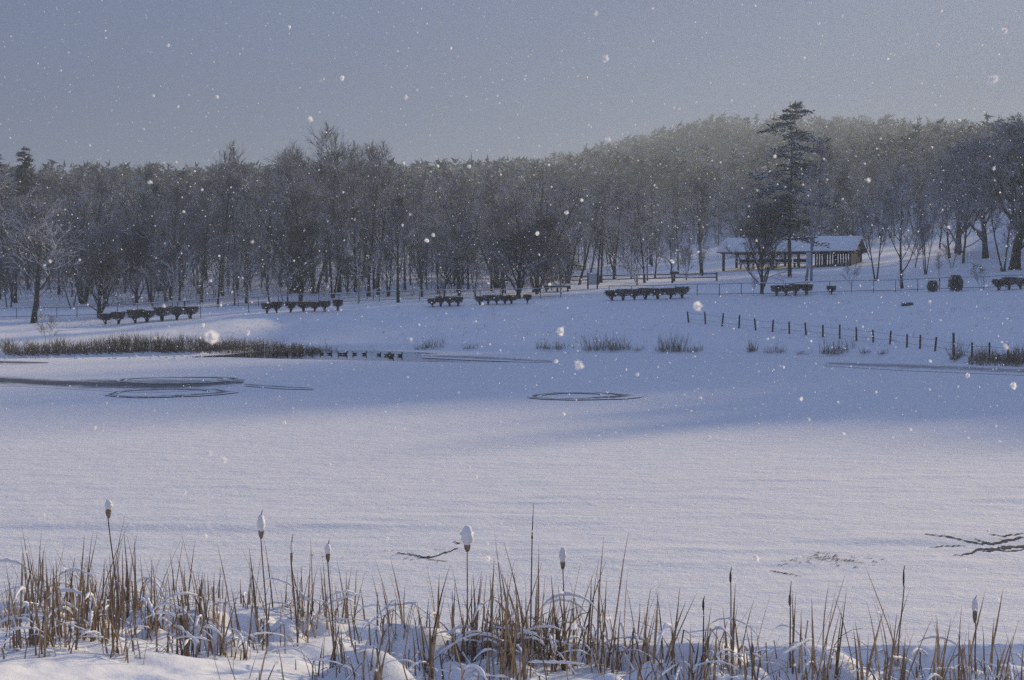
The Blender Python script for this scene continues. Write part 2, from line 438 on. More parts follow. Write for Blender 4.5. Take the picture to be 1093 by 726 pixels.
# ------------------------------------------------------------------ open water, melt rings and cracks on the ice
def strip_mesh(L, Rr, z):
    n = len(L); Mi = (L + Rr) / 2
    V = np.concatenate([np.c_[p, np.full(n, z)] for p in (L, Mi, Rr)])
    return V, [[r * n + i, r * n + i + 1, r * n + n + i + 1, r * n + n + i] for r in (0, 1) for i in range(n - 1)]
def core(me):
    """1 along the middle row of a three-row strip, 0 along its rims"""
    n = len(me.vertices) // 3; a = me.attributes.new('core', 'FLOAT', 'POINT'); v = np.zeros(len(me.vertices)); v[n:2 * n] = 1
    v[n] = v[2 * n - 1] = 0.3
    a.data.foreach_set('value', v); return me
def strip_px(name, pts, mat, z=0.03, jag=0.05, steps=60):
    """sheet between an upper and a lower edge: (px, far py, near py)"""
    pts = np.asarray(pts, float); p = np.linspace(pts[0, 0], pts[-1, 0], steps)
    a = np.interp(p, pts[:, 0], pts[:, 1]); b = np.interp(p, pts[:, 0], pts[:, 2])
    U = np.array([on_ice(x, y) for x, y in zip(p, a)]); D = np.array([on_ice(x, y) for x, y in zip(p, b)])
    mb = MB(); V, Q = strip_mesh(D, U, z); mb.add(V, Q)
    return link(name, core(mb.mesh(name, mat)))
w1 = strip_px('open_water', [(205,381,382),(240,379,381.5),(290,374.6,383),(340,373.6,384),(400,374.0,385),(450,376.5,386.5),(480,379,387),(530,383,387),(578,386,386.6)], M_WATER, 0.016, 0, 120)
tag(w1, kind='structure')
zs_ = .016
for nm, pts, mt in [
    ('slush_streak', [(-40,399,412),(20,402,413),(60,405,415),(110,404,418),(160,404,420),(200,404,418),(240,405,414),(262,407,410)], M_SLUSH),
    ('slush_streak', [(-30,385,389.5),(0,385,389.5),(30,386,389),(52,387,388)], M_SLUSH),
    ('slush_streak', [(880,386,391),(960,387,396),(1010,389,398),(1060,391,400),(1130,394,403)], M_SLUSHP),
    ('slush_streak', [(450,378.5,382.5),(500,379,385),(560,383,387.3),(590,385.5,387)], M_SLUSHP),
    ('slush_streak', [(262,410,413),(300,412,416),(335,415,417)], M_SLUSHP),
]:
    zs_ += .004; tag(strip_px(nm, pts, mt, zs_, 0, 90), kind='structure')
def ring(pxl, pxr, pyf, pyn, w0, w1):
    a = on_ice((pxl + pxr) / 2, pyf); b = on_ice((pxl + pxr) / 2, pyn)
    c = (a + b) / 2; ry = abs(a[1] - b[1]) / 2; rx = (x_at(pxr, c[1]) - x_at(pxl, c[1])) / 2
    n = 140; th = np.linspace(0, 2 * math.pi, n)
    wob = 1 + 0.05 * np.sin(th * 2 + 1) + 0.045 * np.sin(3 * th + c[0]) + 0.02 * np.sin(7 * th + 1) + 0.012 * np.sin(13 * th)
    wv = 3.6 * w0 + 3.0 * (w1 - w0) * (0.5 + 0.5 * np.sin(th + 2.0)) ** 2
    O = np.c_[c[0] + rx * wob * np.cos(th), c[1] + ry * wob * np.sin(th)]
    I = np.c_[c[0] + (rx * wob - wv) * np.cos(th), c[1] + (ry * wob - wv) * np.sin(th)]
    O[-1] = O[0]; I[-1] = I[0]
    mb = MB(); V, Q = strip_mesh(I, O, 0.042); mb.add(V, Q)
    me = mb.mesh('melt_ring', M_RING); core(me); o = link('melt_ring', me); tag(o, kind='structure')
ring(116, 246, 415.5, 425.5, 0.10, 0.34)
ring(128, 256, 402.8, 410.5, 0.10, 0.30)
ring(564, 682, 419.5, 428.3, 0.12, 0.5)
# cracks near the reeds
def crack(lines):
    mb = MB()
    for pts, w in lines:
        pts = np.asarray(pts, float); n = 26 if abs(pts[-1][0] - pts[0][0]) > 10 else 6
        s = np.linspace(0, 1, len(pts)); q = np.linspace(0, 1, n)
        P = np.array([on_ice(np.interp(a, s, pts[:, 0]), np.interp(a, s, pts[:, 1])) for a in q])
        P[:, 1] += rng.normal(size=n) * 0.03; ww = 0.6 * w * (0.35 + 0.65 * np.sin(q * math.pi) ** 0.7) * rng.uniform(0.4, 1.4, n)
        U = P.copy(); D = P.copy(); U[:, 1] += ww / 2; D[:, 1] -= ww / 2
        z = float(pond_z(P[:, 0], P[:, 1]).max()) + 0.006 + 0.002 * rng.random()
        V = np.concatenate([np.c_[D, pond_z(D[:, 0], D[:, 1]) + 0.008], np.c_[U, pond_z(U[:, 0], U[:, 1]) + 0.008]])
        mb.add(V, [[i, i + 1, n + i + 1, n + i] for i in range(n - 1)])
    o = link('ice_crack', (lambda me: (me.attributes.new('core', 'FLOAT', 'POINT').data.foreach_set('value', np.ones(len(me.vertices))), me)[1])(mb.mesh('ice_crack', M_CRACK))); tag(o, kind='structure')
crack([([(424,591),(445,594),(460,597)], .13), ([(447,596),(462,595.5),(478,590),(489,587)], .16), ([(455,598),(470,600),(478,601)], .08), ([(484,580),(492,582)], .12)])
crack([([(987,575),(1015,578),(1040,582),(1060,583)], .14), ([(992,585),(1010,584),(1030,584)], .10), ([(1018,594),(1035,592),(1045,588),(1055,587),(1075,590),(1095,588)], .16),
       ([(1024,569),(1040,572)], .10), ([(1056,575),(1070,577),(1093,574)], .14), ([(1040,579),(1058,583),(1093,578)], .2), ([(1050,590),(1070,586),(1120,584)], .3), ([(1060,570),(1066,572)], .1)])
crack([([(822,610),(838,613),(855,616)], .09)])
sl = []
for i in range(130):
    a = rng.normal(884, 24); y = 600 + rng.normal(0, 2.6) + 3 * math.sin(a * .07)
    sl.append(([(a, y), (a + rng.uniform(1, 7), y + rng.uniform(-.9, .9))], rng.uniform(.015, .06)))
crack(sl)
sl = []
for i in range(26):
    a = rng.uniform(330, 480); y = rng.uniform(588, 604)
    sl.append(([(a, y), (a + rng.uniform(2, 5), y + rng.uniform(-1, 1))], 0.04))
crack(sl)

# ------------------------------------------------------------------ trees
def unit(v): return v / (np.linalg.norm(v) + 1e-9)
class Tree:
    pass
def gen_tree(seed, H=11.0, trunk_r=0.17, nlimb=11, spread=0.62, first=0.22, forks=1, lean=0.0, upsweep=0.5, n2=6, n3=5, ntw=9, twl=0.55, tww=0.02, low=False, birch=False, twmat=None, crown_pow=1.0):
    rs = np.random.default_rng(seed)
    T = MB(); C = MB(); K = MB(); tips = []; tdir = []
    def snowline(P, r, w):
        d = P[-1] - P[0]; h = math.hypot(d[0], d[1]) / (np.linalg.norm(d) + 1e-9)
        if h < .35 or rs.random() < .25: return
        a = 0 if rs.random() < .6 else 1; b = len(P)
        Q = P[a:b].copy(); Q[:, 2] += np.asarray(r)[a:b] + w * .45
        K.tube(Q, w * h * np.linspace(1.15, .5, len(Q)), 4, cap=False)
    def chain(p, d, L, r0, r1, n, wob, up):
        P = [p.copy()]; d = unit(d)
        for i in range(n):
            d = unit(d + rs.normal(size=3) * wob + np.array([0, 0, up]))
            P.append(P[-1] + d * L / n)
        return np.array(P), np.linspace(r0, r1, n + 1), d
    def along(P, f):
        x = f * (len(P) - 1); i = min(int(x), len(P) - 2); a = x - i
        return P[i] * (1 - a) + P[i + 1] * a, unit(P[i + 1] - P[i])
    def side(d, ang):
        rv = unit(np.cross(d, rs.normal(size=3))); return unit(d * math.cos(ang) + rv * math.sin(ang))
    for f in range(forks):
        fa = 2 * math.pi * f / max(forks, 1) + rs.uniform(0, 1)
        l = lean if forks == 1 else rs.uniform(0.16, 0.36)
        d0 = np.array([math.cos(fa) * l, math.sin(fa) * l * 0.8, 1.0]) if forks > 1 else np.array([lean, 0, 1.0])
        hh = H * (rs.uniform(0.8, 1.0) if forks > 1 else 1.0)
        tr = trunk_r * (0.72 if forks > 1 else 1)
        P, rad, dd = chain(np.array([math.cos(fa) * 0.12 * (forks > 1), math.sin(fa) * 0.12 * (forks > 1), -0.25]), d0, hh * 0.97, tr, tr * 0.16, 9, 0.045, 0.03)
        rad[0] *= 1.3
        T.tube(P, rad, 7)
        for i in range(nlimb):
            fr = first + (0.97 - first) * (i + rs.random()) / nlimb
            p, d = along(P, fr)
            a = fr if not low else fr * 0.9
            Ll = H * spread * (0.95 - 0.72 * fr ** crown_pow) * rs.uniform(0.7, 1.15)
            ld = side(d, R(rs.uniform(38, 68)) * (1 - 0.35 * fr))
            if forks > 1: ld = unit(ld + 0.35 * np.array([math.cos(fa), math.sin(fa), 0]))
            r = np.interp(fr, [0, 1], [tr * 0.55, tr * 0.14])
            LP, lr, _ = chain(p, ld, Ll, r, r * 0.3, 6, 0.09, upsweep * 0.22)
            T.tube(LP, lr, 5); snowline(LP, lr, .032)
            for j in range(n2):
                fj = 0.25 + 0.75 * (j + rs.random()) / n2
                p2, d2 = along(LP, fj)
                L2 = Ll * rs.uniform(0.30, 0.55) * (1.15 - 0.5 * fj) + 0.3
                r2 = max(0.012, lr[0] * 0.45 * (1 - 0.5 * fj))
                BP, brd, _ = chain(p2, side(d2, R(rs.uniform(28, 60))), L2, r2, 0.010, 4, 0.12, upsweep * 0.18)
                C.tube(BP, brd, 3, cap=False); snowline(BP, brd, .021)
                for k in range(n3):
                    p3, d3 = along(BP, 0.2 + 0.8 * (k + rs.random()) / n3)
                    L3 = L2 * rs.uniform(0.3, 0.6) + 0.25
                    B3, b3, e3 = chain(p3, side(d3, R(rs.uniform(25, 60))), L3, 0.012, 0.006, 2, 0.12, 0.06)
                    C.tube(B3, b3, 3, cap=False)
                    for q in range(ntw):
                        p4, d4 = along(B3, rs.random()); tips.append(p4); tdir.append(d4)
    tips = np.array(tips); tdir = np.array(tdir)
    D = tdir + rs.normal(size=tdir.shape) * 0.55 + np.array([0, 0, 0.15]); D /= np.linalg.norm(D, axis=1, keepdims=True)
    C.slivers(tips, D * (twl * rs.uniform(0.5, 1.4, len(D)))[:, None], tww * rs.uniform(0.7, 1.3, len(D)), rs=rs)
    t = Tree(); t.H = float(max(tips[:, 2].max(), H * 0.9))
    t.parts = [('trunk', T.mesh('trunk', M_BIRCH if birch else M_BARK, True)), ('crown', C.mesh('crown', twmat or M_TWIG)), ('snow', K.mesh('snow', M_CAP, True))]
    t.parts = [p for p in t.parts if len(p[1].vertices)]
    return t

def gen_conifer(seed, H=14.0, rad=3.2, droop=0.2, whorls=26, first=0.15, ragged=0.35, dens=1.0, trunk_r=0.2, cl=0.55, shape='cone'):
    rs = np.random.default_rng(seed); T = MB(); C = MB()
    n = 10; z = np.linspace(-0.3, H, n); P = np.c_[0.12 * np.sin(z * .5 + seed), 0.1 * np.cos(z * .4), z]
    T.tube(P, np.linspace(trunk_r, 0.03, n), 7)
    PP = []; DD = []
    for i in range(whorls):
        fr = first + (0.985 - first) * (i + rs.random() * 0.8) / whorls
        for a in range(rs.integers(3, 6)):
            th = rs.uniform(0, 2 * math.pi)
            prof = (1 - fr) ** 0.8 if shape == 'cone' else math.sqrt(max(0.0, 1 - abs(2 * (fr - 0.52)) ** 2.2)) * 0.9 + 0.05
            L = rad * prof * rs.uniform(1 - ragged, 1 + ragged * 0.6) + 0.15
            b = np.array([np.interp(fr * H, z, P[:, 0]), np.interp(fr * H, z, P[:, 1]), fr * H])
            s = np.linspace(0, 1, 5); rise = rs.uniform(-0.05, 0.3)
            B = b + np.c_[math.cos(th) * L * s, math.sin(th) * L * s, L * (rise * s - droop * 1.6 * s ** 2)]
            T.tube(B, np.linspace(0.035, 0.008, 5) * (1 + L / 4), 4, cap=False)
            m = int((10 + 26 * L) * dens)
            f = rs.uniform(0.22, 1.0, m); base = np.stack([np.interp(f, s, B[:, c]) for c in range(3)], 1)
            off = rs.normal(size=(m, 3)) * np.array([0.2, 0.2, 0.08]) * (0.4 + L * 0.25)
            PP.append(base + off)
            dirv = np.array([math.cos(th), math.sin(th), 0.05]) + rs.normal(size=(m, 3)) * np.array([0.7, 0.7, 0.35])
            DD.append(dirv / np.linalg.norm(dirv, axis=1, keepdims=True) * (cl * rs.uniform(0.5, 1.2, m))[:, None])
    PP = np.concatenate(PP); DD = np.concatenate(DD)
    C.slivers(PP, DD, 0.11 * rs.uniform(0.6, 1.4, len(PP)), rs=rs)
    t = Tree(); t.H = H
    t.parts = [('trunk', T.mesh('trunk', M_BARK, True)), ('crown', C.mesh('crown', M_NEEDLE))]
    return t

PT = {
 'a': gen_tree(1, 11.5, .15, 14, .50, .18, upsweep=.8),
 'b': gen_tree(2, 12.0, .16, 14, .46, .26, upsweep=.9, ntw=8),
 'c': gen_tree(3, 11.0, .14, 13, .55, .16, upsweep=.7),
 'd': gen_tree(4, 10.0, .13, 14, .58, .12, upsweep=.6),
 'e': gen_tree(5, 12.5, .13, 15, .36, .28, upsweep=1.0, ntw=8),
 'v': gen_tree(6, 10.5, .20, 9, .48, .30, forks=4, upsweep=.7, n2=5, n3=4, ntw=7),
 'w': gen_tree(7, 10.0, .17, 10, .44, .30, forks=2, upsweep=.8, n2=5, n3=5),
 'birch': gen_tree(8, 11.5, .13, 12, .34, .42, lean=-.10, birch=True, upsweep=1.0, n2=5, n3=4, ntw=7),
 'lean': gen_tree(9, 11.0, .15, 9, .42, .42, lean=.22, upsweep=.9, n2=5, n3=4, ntw=7),
 'round': gen_tree(10, 5.2, .15, 20, .72, .06, low=True, upsweep=.7, n2=7, n3=6, ntw=8, twl=.34, tww=.02, twmat=M_TWIGD, crown_pow=1.6),
 'spread': gen_tree(12, 8.0, .17, 13, .62, .30, upsweep=.9, n2=6, n3=6, ntw=9, twl=.5),
 'sap': gen_tree(13, 3.4, .035, 10, .32, .28, upsweep=1.3, n2=3, n3=3, ntw=4, twl=.22, tww=.011),
 'sap2': gen_tree(14, 3.0, .03, 8, .46, .2, forks=2, upsweep=1.2, n2=3, n3=3, ntw=4, twl=.22, tww=.011),
 'big': gen_tree(15, 13.5, .42, 24, .62, .16, upsweep=.7, n2=8, n3=7, ntw=11, twl=.6, tww=.026, crown_pow=1.5),
 'pine': gen_conifer(21, 15.0, 2.7, .12, 34, .2, .95, 1.0, .2, .42, 'oval'),
 'fir': gen_conifer(22, 13.0, 3.0, .3, 44, .1, .45, 1.2),
 'fir2': gen_conifer(23, 12.0, 2.6, .32, 38, .12, .5, 1.0),
}
TREES = []
def put_tree(kind, P, scale, rz, label, name='bare_tree', group=None, sxy=1.0):
    t = PT[kind]
    o = thing(name, label, 'tree', P, rz, (scale * sxy, scale * sxy, scale), group)
    for nm, me in t.parts:
        c = link(nm, me, o)
        if nm == 'snow': c['kind'] = 'stuff'
    return o
def tree_px(kind, px, py, top, label, rz=0.0, name='bare_tree', group=None, sxy=1.0, depth=None):
    """stand a tree on the ground seen at (px, py), as tall as the photo shows it"""
    if depth is None: P = at(px, py)
    else:
        X = x_at(px, depth); P = np.array([X, depth, float(ground(X, depth))])
    h = z_at(px, top, P[1]) - P[2]
    return put_tree(kind, P, h / PT[kind].H, rz, label, name, group, sxy)

FRONT = [
 ('spread', 36, 345, 212, 'bare spreading tree with forked trunk nearest the left edge, below the snowy conifer', .4, 1.3),
 ('round', 106, 340, 262, 'low rounded bare bush-tree right of the leftmost spreading tree', 1.2, 1.25),
 ('birch', 178, 322, 175, 'pale leaning birch with two dark nests behind the row of five clipped shrubs', 0.0, 1.0),
 ('v', 318, 312, 165, 'large bare tree with several diverging trunks left of centre', .3, 1.15),
 ('b', 362, 312, 131, 'tallest bare tree of the left wood, its crown rising above the rest', 2.2, 1.0),
 ('spread', 425, 323, 205, 'dark bare tree with upswept branches above the slope, left of the four clipped shrubs', 1.9, .75),
 ('round', 553, 319, 240, 'dense dark rounded bare tree standing at the end of the left railing', 2.9, 1.55),
 ('lean', 618, 304, 196, 'slender bare tree leaning right behind the notice board', 0.1, 1.0),
 ('lean', 628, 304, 215, 'second leaning bare tree just left of the notice board', -.5, 1.0),
 ('lean', 657, 298, 205, 'slender bare tree leaning left beyond the log rails', 3.0, 1.0),
 ('spread', 749, 293, 188, 'forked bare tree in the clearing left of the pavilion', 2.5, 1.0),
 ('a', 724, 292, 190, 'straight bare tree beside the wooden signpost in the clearing', 1.5, .8),
 ('round', 813, 314, 216, 'bare bush-tree with dark trunk in front of the pavilion, behind the railing', .8, .85),
 ('birch', 860, 300, 150, 'pale slim birch trunk rising in front of the pavilion roof', 2.6, .8),
 ('c', 963, 308, 168, 'bare tree with thick dark trunk standing right of the pavilion', .9, 1.0),
 ('w', 935, 300, 200, 'smaller forked bare tree close to the pavilion gable', .2, .8),
 ('v', 988, 293, 215, 'cluster of thin stems growing right of the thick trunked tree beside the pavilion', .9, .55),
 ('big', 1083, 288, 118, 'huge old bare tree with massive trunk at the right edge', 1.0, 1.25),
 ('big', 1052, 276, 140, 'wide bare tree behind the huge old tree near the right edge', 3.0, .9),
 ('w', 1071, 290, 175, 'bare tree with slim twin trunks left of the huge old tree', 1.7, .8),
 ('d', 1024, 272, 150, 'bare tree with short thick trunk far behind the sunlit strip of snow', 2.0, 1.1),
]
for k, px, py, top, lab, rz, sxy in FRONT:
    o = tree_px(k, px, py, top, lab, rz, sxy=sxy)
    if 'two dark nests' in lab:
        for (qx, qy) in ((168, 203), (175, 252)):
            rs = np.random.default_rng(qx); mb = MB(); d = rs.normal(size=(260, 3)); d /= np.linalg.norm(d, axis=1, keepdims=True)
            mb.slivers(d * 0.16 * rs.random((260, 1)), d * 0.36, 0.05, rs=rs)
            nb = link('nest', mb.mesh('nest', M_TWIGD), o)
            s = o.scale[0]; Y = o.location.y
            nb.location = ((x_at(qx, Y) - o.location.x) / s, 0, (z_at(qx, qy, Y) - o.location.z) / s)
tree_px('pine', 843, 296, 108, 'tall ragged dark conifer rising above the pavilion', .7, 'conifer', sxy=.95)
tree_px('fir', 28, 322, 156, 'snow-laden conifer with layered top near the left edge', .2, 'conifer', sxy=1.0, depth=138)
tree_px('fir2', -6, 326, 160, 'snow-laden conifer cut by the left edge of the picture', 1.2, 'conifer', sxy=1.3, depth=132)
SAPS = [
 ('sap', 215, 340, 292, 'young tree sapling at the right end of the five clipped shrubs'),
 ('sap', 266, 334, 288, 'thin young sapling left of the two clipped shrubs on the slope'),
 ('sap2', 51, 367, 332, 'tiny bare sapling in the reeds below the leftmost tree'),
 ('sap', 382, 325, 296, 'thin young sapling right of the single clipped shrub'),
 ('sap', 470, 325, 296, 'thin young sapling behind the four clipped shrubs'),
 ('sap2', 306, 326, 270, 'thin young sapling under the tree with diverging trunks'),
 ('sap2', 1047, 309, 280, 'small snow-dusted bushy sapling beside the railing near the right edge'),
 ('sap', 961, 312, 288, 'thin crooked sapling standing at the railing below the thick trunked tree'),
 ('sap', 804, 316, 292, 'thin young sapling at the railing left of the bush-tree before the pavilion'),
 ('sap2', 909, 305, 275, 'small bare sapling before the pavilion gable'),
 ('sap', 1003, 300, 268, 'faint young sapling behind the round clipped shrub'),
]
for i, (k, px, py, top, lab) in enumerate(SAPS):
    tree_px(k, px, py, top, lab, i * 1.3, 'sapling')
# bare shrub of long whips by the log rails
tree_px('sap2', 682, 305, 268, 'bare shrub of long arching whips behind the row of seven clipped shrubs', .8, 'bare_shrub', sxy=2.2)

# the wood behind
def wood(n, pxa, pxb, ya, yb, kinds, label, group, seed, hmin=10, hmax=13, mind=2.6, name='bare_tree'):
    rs = np.random.default_rng(seed); k = 0; tries = 0; made = []
    while k < n and tries < n * 40:
        tries += 1
        Y = ya + (yb - ya) * rs.random() ** 1.2; px = rs.uniform(pxa, pxb); X = x_at(px, Y)
        if any((X - a) ** 2 + (Y - b) ** 2 < mind ** 2 for a, b in TREES): continue
        if 762 < px < 930 and Y < 158: continue
        TREES.append((X, Y)); kd = kinds[rs.integers(len(kinds))]
        s = rs.uniform(hmin, hmax) / PT[kd].H
        nm = 'conifer' if kd in ('pine', 'fir', 'fir2') else name
        lb = label
        o = put_tree(kd, (X, Y, float(ground(X, Y)) - 0.05), s, rs.uniform(0, 6.28), lb, nm, group, rs.uniform(.85, 1.1)); k += 1; made.append((px, o))
    for i, (a, o) in enumerate(sorted(made, key=lambda q: q[0])): o['label'] = f'{label}, {ordn(i)} from left'
wood(44, -30, 235, 107, 165, 'aabbccdewvbe' , 'bare snow-dusted tree in the dense wood behind the left slope', 'left wood', 31, 8.2, 10.6)
wood(30, 235, 410, 107, 160, 'abbcewvbe' , 'bare snow-dusted tree among the tallest trees of the left wood', 'tall part of the left wood', 30, 10, 12.6)
wood(44, 410, 610, 106, 165, 'abcdewaebv', 'bare snow-dusted tree in the wood behind the middle slope', 'middle wood', 32, 7.2, 10.2)
wood(78, -30, 600, 103, 128, ['spread', 'd', 'c', 'w', 'sap2', 'round', 'd'], 'small bare frosted tree at the front edge of the wood', 'small trees at the edge of the wood', 39, 2.6, 6.4, 1.4)
wood(10, 600, 1093, 118, 160, ['spread', 'sap2', 'w'], 'small bare frosted tree around the clearing', 'small trees around the clearing', 29, 2.6, 4.6, 2.0)
wood(6, 60, 600, 118, 160, ['fir2', 'pine'], 'small dark conifer half hidden among the bare trunks of the wood', 'dark conifers in the wood', 33, 7, 10)
wood(22, 605, 700, 122, 190, 'abelcde'.replace('l', 'w'), 'bare tree of the loose wood behind the notice board', 'notice board wood', 34, 6.5, 9.5)
wood(26, 690, 800, 185, 260, 'abcde', 'bare tree at the far edge of the clearing', 'clearing edge wood', 35, 5.5, 8.5)
wood(34, 780, 960, 160, 240, 'abcdew', 'bare tree of the wood behind the pavilion', 'pavilion wood', 36, 7.5, 11)
wood(34, 930, 1130, 178, 260, 'abcdew', 'bare tree of the wood behind the sunlit strip at right', 'right wood', 37, 8.5, 12)
wood(7, 985, 1110, 128, 170, ['big', 'c', 'd'], 'broad frosted bare tree near the huge old tree at right', 'broad trees at right', 28, 9, 11.5, 4)
wood(5, 790, 900, 150, 175, ['pine', 'fir2'], 'dark conifer among the bare trees behind the pavilion', 'dark conifers behind the pavilion', 38, 8, 12)

# understorey thickets inside the wood: brush one cannot count
rs = np.random.default_rng(40); mb = MB()
n = 60000
Yb = rs.uniform(106, 215, n); pb = rs.uniform(-40, 1140, n)
keep = (pb < 600) | (Yb > 185) | ((pb < 690) & (Yb > 140)); Yb = Yb[keep]; pb = pb[keep]
Xb = (pb - W0 / 2) / F0 * Yb; cl_ = fbm(Xb * .35, Yb * .35) > -0.16; Xb = Xb[cl_]; Yb = Yb[cl_]
Pb = np.c_[Xb, Yb, ground(Xb, Yb) + rs.random(len(Xb)) ** 1.5 * 2.6]
Db = rs.normal(size=Pb.shape) * .45 + np.array([0, 0, .8]); Db *= (rs.uniform(.6, 2.0, len(Pb)) / np.linalg.norm(Db, axis=1))[:, None]
mb.slivers(Pb, Db, 0.035, rs=rs)
tag(link('undergrowth', mb.mesh('undergrowth', M_TWIG)), 'brushy bare undergrowth on the snowy floor of the wood', 'undergrowth', kind='stuff')

# far wooded hillside: reads as one mass
def far_wood(name, X, Y, hts, rads, per, label, seed, coni=.4, w=0.5, l=1.3):
    rs = np.random.default_rng(seed); n = len(X); Z = ground(X, Y)
    mb = MB(); cz = rs.random((n, per)) ** 0.75
    con = (rs.random(n) < coni)[:, None]
    prof = np.where(con, (1 - cz) * 0.95 + .05, np.sqrt(np.maximum(0, 1 - (2 * cz - 1.0) ** 2)) * 0.95 + .12)
    th = rs.uniform(0, 6.283, (n, per)); rr = np.sqrt(rs.random((n, per))) * prof * rads[:, None] * np.where(con, .7, 1)
    zz = Z[:, None] + hts[:, None] * np.where(con, .12 + .92 * cz, .22 + .78 * cz)
    P = np.stack([X[:, None] + rr * np.cos(th), Y[:, None] + rr * np.sin(th), zz], -1).reshape(-1, 3)
    D = np.stack([np.cos(th), np.sin(th), np.full_like(th, .5)], -1).reshape(-1, 3) + rs.normal(size=P.shape) * .6
    D *= (l * rs.uniform(.5, 1.3, len(P)) / np.linalg.norm(D, axis=1))[:, None]
    mb.slivers(P, D, w * rs.uniform(.6, 1.4, len(P)), rs=rs)
    tp = np.stack([np.c_[X, Y, Z - .5], np.c_[X + .15, Y, Z - .5], np.c_[X, Y, Z + hts * .8]], 1).reshape(-1, 3)
    mb.add(tp, None, np.arange(n * 3).reshape(-1, 3))
    return tag(link(name, mb.mesh(name, M_HILLTREE)), label, 'wood', kind='stuff')
rs = np.random.default_rng(50)
n = 5200; Y = rs.uniform(215, 540, n); u = rs.uniform(-.50, .55, n); X = u * Y
k = (Y > 250) | (rs.random(n) < .5)
X, Y = X[k], Y[k]
far_wood('hillside_wood', X, Y, rs.uniform(7, 13, len(X)), rs.uniform(1.8, 3.4, len(X)), 95, 'hazy wooded hillside rising behind the near trees', 51)
# unseen wood carried on round the right shore, packed dense to shade the far pond
n = 600; Y = rs.uniform(72, 185, n); X = rs.uniform(.42, 1.35, n) * Y
k = (X > 42) & (ground(X, Y) > .8)
far_wood('unseen_shore_wood', X[k], Y[k], rs.uniform(12, 17, n)[k], rs.uniform(2.2, 4, n)[k], 650, 'dense unseen wood continuing along the right shore, packed to shade the pond', 52, .6, .22, .9)

# ------------------------------------------------------------------ clipped shrubs
def gen_shrub(seed, flat=True, h=.86, wt=.95, wb=.16, stems=7, ntw=1100, dome=False):
    rs = np.random.default_rng(seed); S = MB(); C = MB()
    for i in range(stems):
        a = rs.uniform(0, 6.28); rr = wt * .46 * math.sqrt(rs.random())
        tip = np.array([rr * math.cos(a), rr * math.sin(a) * .8, h * rs.uniform(.75, .93)])
        b = np.array([rs.uniform(-.06, .06), rs.uniform(-.05, .05), -.08])
        s = np.linspace(0, 1, 5)[:, None]
        P = b + (tip - b) * np.c_[s ** 1.5, s ** 1.5, s] + rs.normal(size=(5, 3)) * .015
        S.tube(P, np.linspace(.042, .014, 5), 5)
    z = h * (.36 + .62 * rs.random(ntw) ** .8) if not dome else h * (.05 + .93 * rs.random(ntw))
    f = np.clip((z / h - .15) / .42, .2, 1) if not dome else np.sqrt(np.maximum(.05, 1 - (z / h * 1.75 - .8) ** 2))
    a = rs.uniform(0, 6.28, ntw); rr = wt * .5 * f * np.sqrt(rs.random(ntw)) 
    P = np.c_[rr * np.cos(a), rr * np.sin(a) * .8, z]
    D = np.c_[np.cos(a), np.sin(a), np.full(ntw, .7)] * .5 + rs.normal(size=(ntw, 3)) * .7
    D *= (rs.uniform(.08, .28, ntw) / np.linalg.norm(D, axis=1))[:, None]
    over = P[:, 2] + D[:, 2] > h * 1.04; D[over, 2] = (h * 1.04 - P[over, 2]) * .8
    C.slivers(P, D, .034, rs=rs)
    K = MB()
    for i in range(16):
        x, y = rs.uniform(-.42, .42) * wt, rs.uniform(-.3, .3) * wt; r = rs.uniform(.04, .10)
        m = 7; an = np.arange(m) * 6.283 / m
        if dome: zt = h * .97 - .55 * (x * x + y * y)
        else: zt = h * .97
        V = [[x, y, zt + r * .45]] + [[x + r * math.cos(q) * rs.uniform(.8, 1.5), y + r * math.sin(q), zt] for q in an]
        K.add(V, None, [[0, 1 + j, 1 + (j + 1) % m] for j in range(m)])
    return [('stems', S.mesh('stems', M_BARK, True)), ('crown', C.mesh('crown', M_TWIGD)), ('snow', K.mesh('snow', M_CAP, True))]
SH = [gen_shrub(61), gen_shrub(62, stems=6), gen_shrub(63, stems=8, wt=1.0)]
SHR = gen_shrub(64, h=.95, wt=1.15, dome=True, ntw=1700); SHB = gen_shrub(65, h=1.2, wt=1.45, wb=1, dome=True, ntw=2600)
ROWS = [  # (list of px, base py first, last, height px, width px, phrase)
 ([112.5, 126.5], 346.5, 346, 13, 14, 'the pair right of the low rounded bush-tree'),
 ([144, 157, 173, 189, 203], 345, 340.5, 14, 16, 'the row of five above the left reeds'),
 ([285, 295], 334.5, 334, 11.5, 11, 'the pair left of centre on the slope'),
 ([310.5], 333.5, 333.5, 11, 11, ''),
 ([324, 336, 346.5], 333, 332.5, 10.5, 12, 'the row of three left of centre'),
 ([360.5], 332, 332, 11.5, 10, ''),
 ([461.5, 470.5, 480, 489], 328, 327, 10, 10, 'the row of four left of the dense rounded tree'),
 ([512, 521, 530, 539, 546], 325.5, 324.5, 9.5, 10, 'the row of five beside the dense rounded tree'),
 ([563], 324, 324, 9, 8, ''),
 ([653, 665, 677, 689, 702, 716, 728], 321, 318.5, 12, 14, 'the long row of seven below the notice board'),
 ([829, 839, 849, 861], 316, 315, 11.5, 12, 'the row of four below the pavilion'),
 ([887.5], 314, 314, 9.5, 9, ''),
 ([1066, 1077, 1089, 1101], 310, 308, 12.5, 13, 'the row at the right edge'),
]
SINGLE = {310.5: 'single clipped shrub between the pair and the row of three at left',
          360.5: 'single clipped shrub at the right end of the left slope shrubs',
          563: 'small single clipped shrub right under the dense rounded tree',
          887.5: 'small single clipped shrub right of the row of four below the pavilion'}
si = 0
